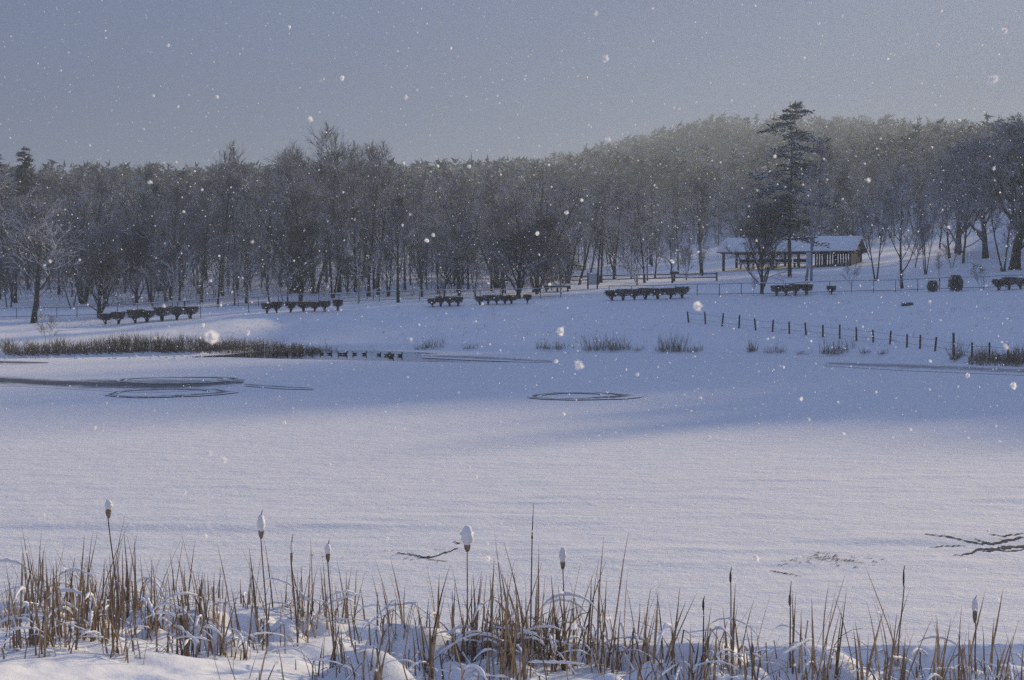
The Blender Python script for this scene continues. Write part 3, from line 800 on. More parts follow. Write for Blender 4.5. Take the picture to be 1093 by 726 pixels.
for pxs, ya, yb, hp, wp, phrase in ROWS:
    for i, px in enumerate(pxs):
        py = ya + (yb - ya) * (i / max(1, len(pxs) - 1)); P = at(px, py); s = P[1] / F0
        lab = SINGLE.get(px) or f'clipped shrub, {ordn(i)} from left in {phrase}'
        o = thing('clipped_shrub', lab, 'shrub', P, rng.uniform(-.4, .4) + (3.14 if si % 2 else 0), (wp * s * 1.06 / .95, wp * s / .95, hp * s / .86 * rng.uniform(.9, 1.1)), 'clipped shrubs on the far slope')
        for nm, me in SH[si % 3]:
            c = link(nm, me, o)
            if nm == 'snow': c['kind'] = 'stuff'
        si += 1
for px, py, hp, wp, pr, lab in ((995.5, 311.5, 12, 13, SHR, 'small round clipped shrub before the railing at right'), (1020, 311, 17, 16, SHB, 'tall boxy clipped shrub before the railing, right of the round one')):
    P = at(px, py); s = P[1] / F0
    o = thing('clipped_shrub', lab, 'shrub', P, .3, (wp * s / 1.15 if pr is SHR else wp * s / 1.45, wp * s / 1.3, hp * s / (.95 if pr is SHR else 1.2)), 'clipped shrubs on the far slope')
    for nm, me in pr:
        c = link(nm, me, o)
        if nm == 'snow': c['kind'] = 'stuff'

# ------------------------------------------------------------------ dry grass and reeds on the far shore
def gen_tuft(seed, n, w, h, bw=.03):
    rs = np.random.default_rng(seed); mb = MB()
    P = np.c_[rs.uniform(-.5, .5, n) * w + (rs.integers(-1, 2, n) * w * .15), rs.normal(0, w * .16, n), np.full(n, -.05)]
    D = np.c_[rs.normal(0, .28, n), rs.normal(0, .22, n), np.ones(n)]
    D *= (h * (.22 + .85 * rs.random(n) ** 2.2) / np.linalg.norm(D, axis=1))[:, None]
    mb.slivers(P, D, bw, rs=rs); mb.slivers(P + D * .4, D * .5 + rs.normal(size=D.shape) * .12, bw * .7, rs=rs)
    return mb
TUFTS = [  # px, base py, width px, height px, phrase
 (350, 374, 13, 10, 'dark dry grass tuft behind the ducks'), (462, 373, 22, 14, 'dry grass tuft on the shore right of the ducks'), (502, 372, 12, 8, 'low dry tuft left of the middle of the far shore'),
 (450, 373, 10, 7, 'smallest dry tuft beside the shore grass right of the ducks'),
 (579, 372, 12, 10, 'thin dry stems left of the grass clumps at mid shore'), (597, 373, 24, 13, 'loose dry grass clump at the middle of the far shore'), (636, 374, 22, 20, 'dense dry reed clump, left of the two tall ones'),
 (659, 374, 22, 20, 'dense dry reed clump, right of the two tall ones'), (682, 374, 9, 7, 'wispy stems right of the two dense reed clumps'), (718, 375, 26, 24, 'spiky bare thicket left of the post fence on shore'), (741, 376, 12, 12, 'thin stems beside the spiky thicket'),
 (803, 377, 8, 17, 'narrow upright dry stems below the post fence'), (829, 377, 20, 11, 'low dry tuft below the post fence middle'), (858, 378, 12, 6, 'flat dry tuft on the shore edge below the posts'),
 (893, 378, 26, 22, 'brown dry grass clump below the right part of the post fence'), (925, 377, 12, 8, 'faint low tuft right of the brown grass clump'), (943, 378, 10, 8, 'last faint tuft before the reeds at right'),
 (1022, 385, 12, 26, 'tall dry stems around the thick post near the right reeds'),
]
for i, (px, py, wp, hp, lab) in enumerate(TUFTS):
    P = at(px, py); s = P[1] / F0
    o = thing('grass_tuft', lab, 'grass', P, 0, 1.0, 'dry tufts along the far shore')
    nb = 24 + int(wp * hp * .26)
    link('blades', gen_tuft(100 + i, nb, wp * s * 1.1, hp * s * 1.1, .022).mesh('blades', M_REEDFAR), o)['kind'] = 'stuff'
def reed_bed(name, n, pa, pb, yf, yn, hp, lab, seed, dens=None):
    rs = np.random.default_rng(seed); mb = MB(); P = []; h = []
    px = rs.uniform(pa, pb, n); fr = rs.random(n)
    far = np.interp(px, yf[0], yf[1]); near = np.interp(px, yn[0], yn[1]); hh = np.interp(px, hp[0], hp[1])
    ok = vnoise(px * .09, fr * 2 + seed) + .5 > (.18 if dens is None else dens); px, fr, far, near, hh = px[ok], fr[ok], far[ok], near[ok], hh[ok]
    P = at_many(px, far + (near - far) * fr); h = hh * P[:, 1] / F0
    h = h * rs.uniform(.45, 1.15, len(h)) * (1 + .7 * vnoise(P[:, 0] * 1.3, P[:, 1]))
    D = np.c_[rs.normal(0, .2, len(P)), rs.normal(0, .2, len(P)), np.ones(len(P))] * h[:, None]
    mb.slivers(P - [0, 0, .05], D, .024, rs=rs)
    k = rs.random(len(P)) < .6
    D2 = D[k] * .45 + rs.normal(size=D[k].shape) * np.array([.22, .2, .1]); mb.slivers(P[k] + D[k] * .4, D2, .024, rs=rs)
    return tag(link(name, mb.mesh(name, M_REEDFAR)), lab, 'reeds', kind='stuff')
reed_bed('reed_bed', 5200, -40, 345, ([-40, 120, 260, 345], [375, 373, 373, 374]), ([-40, 60, 150, 250, 345], [382, 381, 378, 378, 377]), ([-40, 60, 150, 200, 290, 320, 345], [15, 15, 19, 17, 14, 10, 5]), 'dense brown reed bed along the left far shore', 71)
reed_bed('reed_bed', 1000, 1034, 1130, ([1034, 1130], [386, 386]), ([1034, 1130], [391, 394]), ([1034, 1050, 1130], [8, 16, 18]), 'brown reeds at the water edge near the right side', 72, .1)
# snow tufts pressed at the front of the left reeds
rs = np.random.default_rng(75); K = MB()
for i in range(130):
    p = on_ice(rs.uniform(-30, 215), rs.uniform(379, 384)); r = rs.uniform(.03, .13); m = 7
    V = [[p[0], p[1], r * 1.1]] + [[p[0] + r * 1.3 * math.cos(a) * rs.uniform(.7, 1.3), p[1] + r * math.sin(a), .0] for a in np.arange(m) * 6.283 / m]
    K.add(V, None, [[0, 1 + j, 1 + (j + 1) % m] for j in range(m)])
tag(link('snow_clods', K.mesh('snow_clods', M_CAP, True)), 'small snow clods along the foot of the left reeds', 'snow', kind='stuff')
# stubble poking through the slope
rs = np.random.default_rng(76); mb = MB(); P = []
px = rs.uniform(0, 1093, 900); P = at_many(px, np.where(px > 300, rs.uniform(318, 374, 900), rs.uniform(340, 368, 900)))
P = P[fbm(P[:, 0] * .3, P[:, 1] * .3) > .02]
P = np.repeat(P, 3, 0) + np.c_[rs.normal(0, .12, (len(P) * 3, 2)), np.zeros(len(P) * 3)]
D = rs.normal(size=P.shape) * .06 + np.array([0, 0, .12]); mb.slivers(P, D, .02, rs=rs)
tag(link('grass_stubble', mb.mesh('grass_stubble', M_REEDFAR)), 'sparse grass stubble poking through the snow slope', 'grass', kind='stuff')

# ------------------------------------------------------------------ fences
def box_mesh(name, lo, hi, mat):
    mb = MB(); mb.box(lo, hi); return mb.mesh(name, mat)
def post_mesh(name, r, h, mat, k=8):
    mb = MB(); mb.tube([[0, 0, -.3], [0, 0, h * .5], [0, 0, h]], [r, r, r * .93], k); return mb.mesh(name, mat, False)
# rope fence of short posts down to the shore
xs_ = list(np.linspace(735, 950, 13)) + [968, 982, 998, 1018, 1037.5, 1056, 1076.5, 1097]
ys_ = np.interp(xs_, [735, 820, 890, 950, 1018, 1060, 1100], [344.5, 354, 361, 368, 379, 384, 388])
f = thing('post_fence', 'line of short dark wooden posts with wires running down the snowy slope', 'fence', at(735, 344.5))
pm = post_mesh('post', .05, .72, M_WOOD); cm = MB(); cm.tube([[0, 0, .715], [0, 0, .74], [0, 0, .765]], [.05, .055, .02], 7); cm = cm.mesh('snow', M_CAP, True)
tops = []
for i, (a, b) in enumerate(zip(xs_, ys_)):
    P = at(a, b); o = link('post', pm, f, P - np.array(f.location)); hs = 1.0 * rng.uniform(.92, 1.08) * (1.45 if abs(a - 1018) < 1 else 1)
    o.scale = (1.25 if abs(a - 1018) < 1 else 1, 1, hs); o.rotation_euler = (rng.normal() * .03, rng.normal() * .05, 0)
    link('snow', cm, o); tops.append(P - np.array(f.location))
for z in (.24, .58):
    mb = MB(); pts = []
    for a, b in zip(tops[:-1], tops[1:]):
        for s in (0, .25, .5, .75): pts.append(a + (b - a) * s + [0, -.06, z - .05 * math.sin(s * math.pi)])
    mb.tube(pts, .006, 4); link('wire', mb.mesh('wire', M_TIMBER), f)
# painted pipe railings
def railing(label, pts, step_px, h=.8, nr=2, pr=.02):
    pts = np.array(pts, float); p = np.arange(pts[0, 0], pts[-1, 0] + .1, step_px)
    G = np.array([at(a, np.interp(a, pts[:, 0], pts[:, 1])) for a in p])
    G[:, 1] = np.convolve(np.pad(G[:, 1], 2, 'edge'), np.ones(5) / 5, 'valid')
    G[:, 0] = [x_at(a, y) for a, y in zip(p, G[:, 1])]; G[:, 2] = ground(G[:, 0], G[:, 1])
    f = thing('pipe_railing', label, 'railing', G[0]); o0 = G[0]
    pm = post_mesh('post', pr * 1.25, h, M_RAIL, 6)
    for g in G: link('post', pm, f, g - o0)
    for z in np.linspace(h - .03, .12, nr):
        mb = MB(); mb.tube(np.array([g - o0 + [0, -.03, z] for g in G]), pr, 5); link('rail', mb.mesh('rail', M_RAIL), f)
    mb = MB(); A = np.array([g - o0 + [0, -.03, h - .005] for g in G]); mb.tube(A, pr * 1.1, 5); link('snow', mb.mesh('snow', M_CAP, True), f)
    return f, G
railing('low grey-green pipe railing running behind the clipped shrubs of the left slope', [(-25, 341), (110, 338), (180, 333), (250, 328), (330, 325), (450, 321), (550, 319.5), (604, 318)], 21.5, .72)
railing('low grey-green pipe railing below the pavilion on the right', [(650, 317.5), (760, 316), (835, 315.5), (860, 315), (960, 311.5), (1060, 308.5), (1120, 307)], 23.5, .80)
# thin wire mesh of the railing end at the dense rounded tree
# log rails behind the notice board
f = thing('log_fence', 'weathered two-rail log fence behind the notice board and signpost', 'fence', at(600, 303))
o0 = np.array(f.location); G = np.array([at(a, b) for a, b in ((600, 303), (640, 302), (680, 301), (720, 300.5), (765, 300))])
for g in G: link('post', post_mesh('post', .07, .72, M_WOOD), f, g - o0)
for z in (.3, .62):
    for a, b in zip(G[:-1], G[1:]):
        mb = MB(); q = (a + b) / 2
        mb.tube([a - q + [0, -.08, z], [0, -.08, z - .02], b - q + [0, -.08, z]], .05, 7); link('rail', mb.mesh('rail', M_WOOD), f, q - o0)
# notice board
P = at(632.5, 308.5); s = P[1] / F0
f = thing('notice_board', 'pale notice board held between two dark posts right of the dense rounded tree', 'notice board', P)
for sx in (-1, 1): link('post', post_mesh('post', .06, 17 * s, M_TIMBER), f, (sx * 5 * s, 0, 0))
link('board', box_mesh('board', (-4.4 * s, -.03, 4.5 * s), (4.4 * s, .03, 16 * s), M_PANEL), f)
mb = MB(); mb.tube([[-4.6 * s, 0, 16.2 * s], [0, 0, 16.6 * s], [4.6 * s, 0, 16.2 * s]], [.05, .08, .05], 8); link('snow', mb.mesh('snow', M_CAP, True), f)
# wooden signpost
P = at(719.5, 300.5); s = P[1] / F0
f = thing('signpost', 'weathered wooden signpost with one crosswise board in the clearing', 'signpost', P)
link('post', box_mesh('post', (-.9 * s, -.07, -.3), (.9 * s, .07, 12 * s), M_WOOD), f)
link('board', box_mesh('board', (-4.6 * s, -.14, 8.0 * s), (4.6 * s, -.075, 10.6 * s), M_WOOD), f)
mb = MB(); mb.tube([[-4.6 * s, -.1, 10.8 * s], [0, -.1, 11.1 * s], [4.6 * s, -.1, 10.8 * s]], .07, 7); link('snow', mb.mesh('snow', M_CAP, True), f)
# snow-topped bench boards by the railing end
P = at(598, 312); s = P[1] / F0
f = thing('bench', 'long low wooden bench under snow right of the dense rounded tree', 'bench', P)
link('seat', box_mesh('seat', (-17 * s, -.2, 5.0 * s), (10 * s, .2, 6.6 * s), M_WOOD), f)
for x in (-15, -3, 8): link('leg', box_mesh('leg', (x * s - .06, -.16, -.2), (x * s + .06, .16, 5.0 * s), M_WOOD), f)
mb = MB(); mb.tube(np.c_[np.linspace(-17, 10, 12) * s, np.zeros(12), np.full(12, 6.9 * s) + rng.random(12) * .03], .13, 8); o = link('snow', mb.mesh('snow', M_CAP, True), f)
# small capped path posts
for px, py, h, lab in ((307, 324, 13, 'thin path post with a snow ball cap between the shrub pair and single shrub'), (197, 336, 15, 'thin path post with snow cap behind the row of five clipped shrubs')):
    P = at(px, py); s = P[1] / F0
    f = thing('path_post', lab, 'post', P)
    link('post', post_mesh('post', .05, h * s, M_TIMBER), f)
    mb = MB(); mb.tube([[0, 0, h * s - .02], [0, 0, h * s + .03], [0, 0, h * s + .12], [0, 0, h * s + .17]], [.06, .1, .09, .02], 8); link('snow', mb.mesh('snow', M_CAP, True), f)

# ------------------------------------------------------------------ pavilion
YP = 140.0; s = YP / F0
XL, XR = x_at(778, YP), x_at(911, YP); Lp = XR - XL; zb = float(ground((XL + XR) / 2, YP))
rot = R(-26)
pav = thing('pavilion', 'long open wooden rest pavilion with snow-covered gable roof', 'pavilion', ((XL + XR) / 2, YP, zb), rot)
hx, hy = Lp / 2 * 1.02, 2.2
ev = z_at(850, 267.5, YP) - zb; rg = z_at(850, 255.5, YP) - zb
ov = .55
def roof_slab(name, y0, y1, z0, z1, t, x0, x1, mat, parent, lift=0):
    mb = MB(); n = np.array([0, -(z1 - z0), (y1 - y0)]); n = n / np.linalg.norm(n); n = n if n[2] > 0 else -n
    a = np.array([[x0, y0, z0], [x1, y0, z0], [x1, y1, z1], [x0, y1, z1]]) + n * lift
    mb.add(np.concatenate([a, a + n * t]), [[0,3,2,1],[4,5,6,7],[0,1,5,4],[1,2,6,5],[2,3,7,6],[3,0,4,7]])
    return link(name, mb.mesh(name, mat), parent)
zo = ev - (rg - ev) * .22
for y in (-1, 1):
    rf = roof_slab('roof', y * (hy + .5), 0, zo, rg, .09, -hx - ov, hx + ov, M_ROOF, pav)
    # snow blanket with rounded, uneven surface
    nx, ny = 60, 10; U, Vv = np.meshgrid(np.linspace(-hx - ov - .03, hx + ov + .03, nx), np.linspace(0, 1, ny))
    yy = y * (hy + .53) * (1 - Vv); zz = zo + (rg - zo) * Vv
    th = .16 * np.clip(np.minimum(np.minimum(U + hx + ov + .1, hx + ov + .1 - U) * 4, (1 - 0) * Vv * 9 + .35), 0, 1) + .03 * fbm(U * .8, Vv * 3)
    V = np.stack([U, yy, zz + .09 + th], -1).reshape(-1, 3); B = np.stack([U, yy, zz + .05], -1).reshape(-1, 3)
    i = np.arange(ny - 1)[:, None] * nx; j = np.arange(nx - 1)[None, :]
    Q = np.stack([i + j, i + j + 1, i + nx + j + 1, i + nx + j], -1).reshape(-1, 4)
    mb = MB(); mb.add(V, Q); m_ = len(V); e = np.arange(nx - 1)
    mb.add(np.concatenate([V[:nx], B[:nx]]), np.stack([e, e + 1, e + 1 + nx, e + nx], 1))
    for c in (0, nx - 1):
        sv = V[c::nx]; sb = B[c::nx]; k = np.arange(ny - 1); mb.add(np.concatenate([sv, sb]), np.stack([k, k + 1, k + 1 + ny, k + ny], 1))
    link('snow', mb.mesh('snow', M_CAP, True), rf)
for y in (-hy, hy):
    link('beam', box_mesh('beam', (-hx - .3, y - .09, ev - .32), (hx + .3, y + .09, ev - .06), M_TIMBER), pav)
for x in np.linspace(-hx, hx, 6):
    link('tie_beam', box_mesh('tie_beam', (x - .08, -hy + .09, ev - .28), (x + .08, hy - .09, ev - .09), M_TIMBER), pav)
    for y in (-hy, hy): link('column', box_mesh('column', (x - .11, y - .11, -.8), (x + .11, y + .11, ev - .322), M_TIMBER), pav)
for x in (-hx - .2, hx + .2):       # gable boards
    mb = MB(); mb.add([[x - .03, -hy, ev - .05], [x - .03, hy, ev - .05], [x - .03, 0, rg - .1], [x + .03, -hy, ev - .05], [x + .03, hy, ev - .05], [x + .03, 0, rg - .1]],
                      [[0,1,4,3],[1,2,5,4],[2,0,3,5]], [[0,2,1],[3,4,5]]); link('gable', mb.mesh('gable', M_TIMBER), pav)
# slatted wind wall on the right third, front, back and end
x0 = hx * .28
for k, x in enumerate(np.arange(x0, hx - .1, .26)):
    link('slat', box_mesh('slat', (x, hy - .06, 0), (x + .17, hy - .01, ev * .86), M_WOOD), pav)
    if x > hx * .45: link('slat', box_mesh('slat', (x, -hy + .01, 0), (x + .16, -hy + .06, ev * .42), M_WOOD), pav)
for y in np.arange(-hy + .15, hy - .2, .26):
    link('slat', box_mesh('slat', (hx - .06, y, 0), (hx - .01, y + .18, ev * .8), M_WOOD), pav)
for k, x in enumerate(np.linspace(-hx * .72, hx * .15, 4)):
    bn = thing('pavilion_bench', f'dark wooden bench inside the pavilion, {ordn(k)} from its left end', 'bench', Vector((pav.location.x + x * math.cos(rot), pav.location.y + x * math.sin(rot), zb)), rot, 1, 'benches inside the pavilion')
    link('seat', box_mesh('seat', (-.85, -.22, .40), (.85, .22, .47), M_WOOD), bn)
    link('backrest', box_mesh('backrest', (-.85, .2, .52), (.85, .25, .86), M_WOOD), bn)
    for sx in (-.65, .65): link('leg', box_mesh('leg', (sx - .05, -.2, -.1), (sx + .05, .24, .40), M_WOOD), bn)
# pole and pale cabinet by the pavilion
P = at(866, 300); s = P[1] / F0
f = thing('utility_pole', 'slim pale grey pole standing before the pavilion, right of the birch', 'pole', P)
mb = MB(); mb.tube([[0, 0, -.4], [0, 0, 4], [0, 0, z_at(866, 205, P[1]) - P[2]]], [.10, .085, .06], 10); link('mast', mb.mesh('mast', M_POLE, True), f)
mb = MB(); mb.tube([[0, 0, 3.2], [0, 0, 3.3]], .12, 10); link('band', mb.mesh('band', M_RAIL), f)
link('cabinet', box_mesh('cabinet', (-.42, -.30, 1.0), (-.11, -.02, 2.2), M_PANEL), f)
P = at(968, 326)
f = thing('stone', 'small dark stone capped with snow alone on the slope above the posts', 'stone', P)
rs = np.random.default_rng(5); th = np.arange(9) * 6.283 / 9
mb = MB(); prof = [(.22, -.1), (.30, .04), (.27, .16), (.12, .22)]
V = np.array([[r * 1.2 * math.cos(a) * rs.uniform(.85, 1.15), r * .8 * math.sin(a) * rs.uniform(.85, 1.15), z] for r, z in prof for a in th])
mb.add(V, [[i * 9 + j, i * 9 + (j + 1) % 9, (i + 1) * 9 + (j + 1) % 9, (i + 1) * 9 + j] for i in range(3) for j in range(9)], [[27, 27 + j, 28 + j] for j in range(1, 8)])
link('rock', mb.mesh('rock', M_ROCK), f)
mb = MB(); mb.add(np.concatenate([[[0, 0, .31]], np.c_[.28 * np.cos(th), .2 * np.sin(th), np.full(9, .18)]]), None, [[0, 1 + j, 1 + (j + 1) % 9] for j in range(9)]); link('snow', mb.mesh('snow', M_CAP, True), f)

# ------------------------------------------------------------------ ducks
def duck_mesh():
    mb = MB()
    def loft(sec, m, k=10):
        th = np.arange(k) * 2 * math.pi / k; V = []
        for x, zc, ry, rz in sec: V += [[x, ry * math.cos(a), zc + rz * math.sin(a)] for a in th]
        n = len(sec)
        mb.add(V, [[i * k + j, i * k + (j + 1) % k, (i + 1) * k + (j + 1) % k, (i + 1) * k + j] for i in range(n - 1) for j in range(k)],
               [[0, j + 1, j] for j in range(1, k - 1)] + [[(n - 1) * k, (n - 1) * k + j, (n - 1) * k + j + 1] for j in range(1, k - 1)], m)
    loft([(-.25, .12, .01, .006), (-.19, .10, .05, .03), (-.10, .075, .09, .065), (.02, .07, .10, .08), (.11, .075, .085, .075), (.17, .08, .05, .05), (.19, .08, .015, .02)], 0)
    loft([(-.08, .045, .093, .05), (.02, .04, .104, .055), (.10, .045, .088, .05)], 1)
    P = [[.13, 0, .09], [.155, 0, .15], [.16, 0, .20]]; mb.tube(P, [.05, .036, .034], 8, 0)
    loft([(.10, .225, .012, .012), (.125, .225, .036, .036), (.16, .228, .042, .042), (.195, .22, .032, .032), (.215, .215, .016, .014)], 0)
    loft([(.205, .215, .018, .012), (.24, .208, .019, .008), (.265, .204, .012, .005)], 2, 6)
    return mb.mesh('duck', [M_DUCK, M_DUCKP, M_BILL], True)
dm = duck_mesh()
DUCKS = [(292.5, 378), (297.5, 377.6), (305, 377.6), (315, 377.8), (321.5, 377.7), (331.5, 377.2), (343.5, 377.4), (352, 377.4), (363, 377.6), (368, 377.8), (378.5, 377.6), (389, 377.8), (404.5, 378.2), (413, 378.8), (418.5, 378.4), (418, 381), (427, 379.2)]
for i, (a, b) in enumerate(DUCKS):
    p = on_ice(a, b + 1.2); o = link('duck', dm, None, (p[0], p[1], .012))
    o.rotation_euler = (0, 0, rng.uniform(-.6, .6) + (math.pi if rng.random() < .5 else 0)); sc_ = rng.uniform(.62, .8); o.scale = (sc_, sc_, sc_)
    tag(o, f'dark duck resting on the open water, {ordn(i)} from the left', 'duck', 'ducks on the open water')

# ------------------------------------------------------------------ cattails on the near bank
cr_ = np.random.default_rng(90)
def leaf_mesh(kind, seed):
    """one dry strap leaf standing on z=0, bending towards +x"""
    rs = np.random.default_rng(seed); L = rs.uniform(.75, 1.25); w = rs.uniform(.016, .031)
    n = 11; ds = L / (n - 1); P = [np.zeros(3)]; ang = rs.uniform(.0, .16); tw = 0
    for i in range(1, n):
        f = i / (n - 1)
        if kind == 'straight': ang += rs.uniform(-.01, .04)
        elif kind == 'arch': ang += (.02 if f < .4 else rs.uniform(.28, .42))
        elif kind == 'kink':
            ang += rs.uniform(0, .03)
            if i == int(n * .6): ang += rs.uniform(1.5, 2.4)
        elif kind == 'flat': ang += rs.uniform(.14, .24)
        elif kind == 'stub': ang += rs.uniform(-.02, .03)
        ang = min(ang, 2.9)
        P.append(P[-1] + ds * np.array([math.sin(ang), .02 * rs.normal(), math.cos(ang)]))
    P = np.array(P)
    if kind == 'stub': P *= .42
    f = np.linspace(0, 1, n); ww = w * np.interp(f, [0, .15, .6, 1], [.8, 1, .8, .12 if kind != 'stub' else .7])
    ta = rs.uniform(-.5, .5) + f * rs.uniform(-1.2, 1.2)
    S = np.c_[.35 * np.sin(ta), np.cos(ta), np.zeros(n)]
    fold = np.c_[-.5 * np.ones(n), np.zeros(n), .2 * np.ones(n)] * ww[:, None] * .45
    V = np.concatenate([P - S * ww[:, None] / 2, P + fold, P + S * ww[:, None] / 2])
    Q = [[i, i + 1, n + i + 1, n + i] for i in range(n - 1)] + [[n + i, n + i + 1, 2 * n + i + 1, 2 * n + i] for i in range(n - 1)]
    mb = MB(); mb.add(V, Q); me = mb.mesh('leaf', M_REED, True)
    sn = None
    if kind in ('arch', 'kink', 'flat'):
        T = np.gradient(P, axis=0); T /= np.linalg.norm(T, axis=1, keepdims=True)
        idx = np.where((np.abs(T[:, 2]) < .86))[0]
        if len(idx) >= 3:
            i0, i1 = idx[0], idx[-1]; m = 14; q = np.linspace(i0, i1, m)
            C = np.stack([np.interp(q, np.arange(n), P[:, c]) for c in range(3)], 1)
            tz = np.interp(q, np.arange(n), np.abs(T[:, 2]))
            r = (.005 + .015 * np.clip(1 - tz, 0, 1)) * (1 + .35 * rs.normal(size=m).clip(-1, 1)) * np.minimum(1, np.minimum(np.arange(m) + .4, m - 1 - np.arange(m) + .4) / 2)
            C[:, 2] += r * .75
            mb = MB(); mb.tube(C, r, 8); sn = mb.mesh('snow', M_CAP, True)
    return me, sn
LEAF = {k: [leaf_mesh(k, 1000 + 37 * j + len(k)) for j in range(m)] for k, m in (('straight', 14), ('arch', 12), ('kink', 9), ('flat', 8), ('stub', 8))}
_BX, _BY = np.meshgrid(bxs, bys); _BZ = bank_z(_BX, _BY)
def bank_at(X, Y):
    i = np.clip(np.searchsorted(bxs, X) - 1, 0, len(bxs) - 2); j = np.clip(np.searchsorted(bys, Y) - 1, 0, len(bys) - 2)
    a = (X - bxs[i]) / (bxs[i + 1] - bxs[i]); b = np.clip((Y - bys[j]) / (bys[j + 1] - bys[j]), 0, 1)
    return (_BZ[j, i] * (1 - a) + _BZ[j, i + 1] * a) * (1 - b) + (_BZ[j + 1, i] * (1 - a) + _BZ[j + 1, i + 1] * a) * b
def near_hit(px, py):
    d = ray(px, py); Y = np.arange(8, 24, .02); k = Y / d[1]; X = d[0] * k; Z = CAM_Z + d[2] * k
    h = np.where(Z <= np.maximum(bank_at(X, Y), 0))[0]
    i = h[0] if len(h) else len(Y) - 1
    return np.array([X[i], Y[i]])
def bz(x, y): return float(bank_at(np.array([x]), np.array([y]))[0])
def add_leaves(o, n, spread, hs, mix, rs):
    for i in range(n):
        k = rs.choice(list(LEAF), p=mix); me, sn = LEAF[k][rs.integers(len(LEAF[k]))]
        x, y = rs.normal(0, spread, 2); X, Y = o.location.x + x, o.location.y + y
        s = hs * rs.uniform(.65, 1.15) * (1 if k in ('straight', 'stub') else rs.uniform(.5, .95)); l = link('leaf', me, o, (x, y, bz(X, Y) - o.location.z - .05))
        l.rotation_euler = (rs.normal() * .08, rs.normal() * .08, rs.uniform(0, 6.283)); l.scale = (s ** .5, s ** .5, s)
        if sn is not None and rs.random() < .5: link('snow', sn, l)
CLUMPS = []
def target_h(px):   # visible height in photo px of leaf tips over the bank
    return np.interp(px, [0, 60, 150, 250, 330, 420, 520, 570, 640, 720, 800, 880, 960, 1040, 1093], [75, 95, 85, 80, 85, 90, 105, 120, 110, 95, 85, 95, 105, 95, 70])
rs = np.random.default_rng(91)
for i in range(64):
    px = -15 + 1125 * (i + rs.random()) / 64
    if i % 3 == 0: lift = rs.uniform(15, 35)
    elif i % 3 == 1: lift = rs.uniform(40, 75)
    else: lift = rs.uniform(75, 130)
    e = np.interp(px, [0, 200, 400, 600, 800, 1093], [600, 615, 640, 668, 700, 705])
    py = min(e + lift, 700 + 40 * (px > 250) + 30 * rs.random() * (px > 250))
    CLUMPS.append((px, py))
CLUMPS += [(8, 640), (25, 665), (40, 635), (55, 690), (85, 680), (150, 645), (165, 680), (180, 635), (205, 665), (222, 640), (240, 685), (262, 650), (300, 670), (20, 690), (570, 690), (560, 705), (585, 700), (545, 715), (640, 710), (110, 640), (130, 655), (95, 650), (60, 650), (72, 665), (125, 630), (515, 690), (500, 700), (960, 712), (945, 716), (1030, 715), (870, 715), (785, 715), (725, 716), (330, 660)]
CLUMPS.sort()
for i, (px, py) in enumerate(CLUMPS):
    x, y = near_hit(px, py); hm = target_h(px) * y / F0 * rs.uniform(.75, 1.1)
    dense = rs.random() < .5; n = int((rs.integers(17, 27) if dense else rs.integers(7, 13)) * (1.35 if px < 290 else 1))
    o = thing('cattail_clump', f'{"dense" if dense else "sparse"} clump of dry cattail leaves, {ordn(i)} clump from the left on the near bank', 'cattails', (x, y, bz(x, y)), 0, 1, 'dry cattail clumps on the near bank')
    add_leaves(o, n, .10 if dense else .14, hm, [.42, .22, .17, .05, .14], rs)
# the standing seed heads
def lathe(prof, k, mb, m=0, c=(0, 0)):
    th = np.arange(k) * 6.2832 / k; n = len(prof)
    V = [[c[0] + r * math.cos(a), c[1] + r * math.sin(a), z] for r, z in prof for a in th]
    mb.add(V, [[i * k + j, i * k + (j + 1) % k, (i + 1) * k + (j + 1) % k, (i + 1) * k + j] for i in range(n - 1) for j in range(k)],
           [[0, j + 1, j] for j in range(1, k - 1)] + [[(n - 1) * k, (n - 1) * k + j, (n - 1) * k + j + 1] for j in range(1, k - 1)], m)
HEADS = [ # px, head bottom py, head top py, half width px, base px, base py, snow 0..2, spike px, label
 (114, 552, 535, 4.2, 128, 672, 1.5, 0, 'cattail with a snow-covered seed head standing tallest near the left edge'),
 (277.5, 574, 551, 4.2, 286, 690, 2, 7, 'cattail with slim white snowy head above the left part of the bank'),
 (310, 600, 580, 1.8, 318, 690, 1, 10, 'thin cattail stalk with narrow whitened head, right of the slim snowy head'),
 (349, 599, 582, 3.4, 357, 700, 1.4, 6, 'cattail with small cream snowy head left of centre'),
 (498.5, 588, 563, 7.0, 499, 700, 2, 0, 'cattail topped by a big egg-shaped ball of snow near the centre'),
 (601, 607, 586, 3.8, 604, 705, 2, 0, 'cattail with blunt snow-capped head right of the centre'),
 (1044, 664, 640, 3.4, 1042, 718, 1.7, 5, 'cattail with snowy head near the right edge'),
 (845, 646, 634, 2.2, 844, 716, .5, 14, 'cattail with small tan head and dark spike right of centre'),
 (781, 621, 611, 1.7, 781, 712, 0, 6, 'tall thin stalk with tiny dark withered head'),
 (752, 651, 640, 1.7, 751, 712, 0, 4, 'short thin stalk with tiny dark withered head'),
 (568, 575, 571, .8, 566, 700, 0, 34, 'tallest thin bare reed stalk at the centre clump'),
 (967, 625, 608, 1.3, 958, 714, 0, 5, 'tall dark bare reed stalk in the right part of the bank'),
]
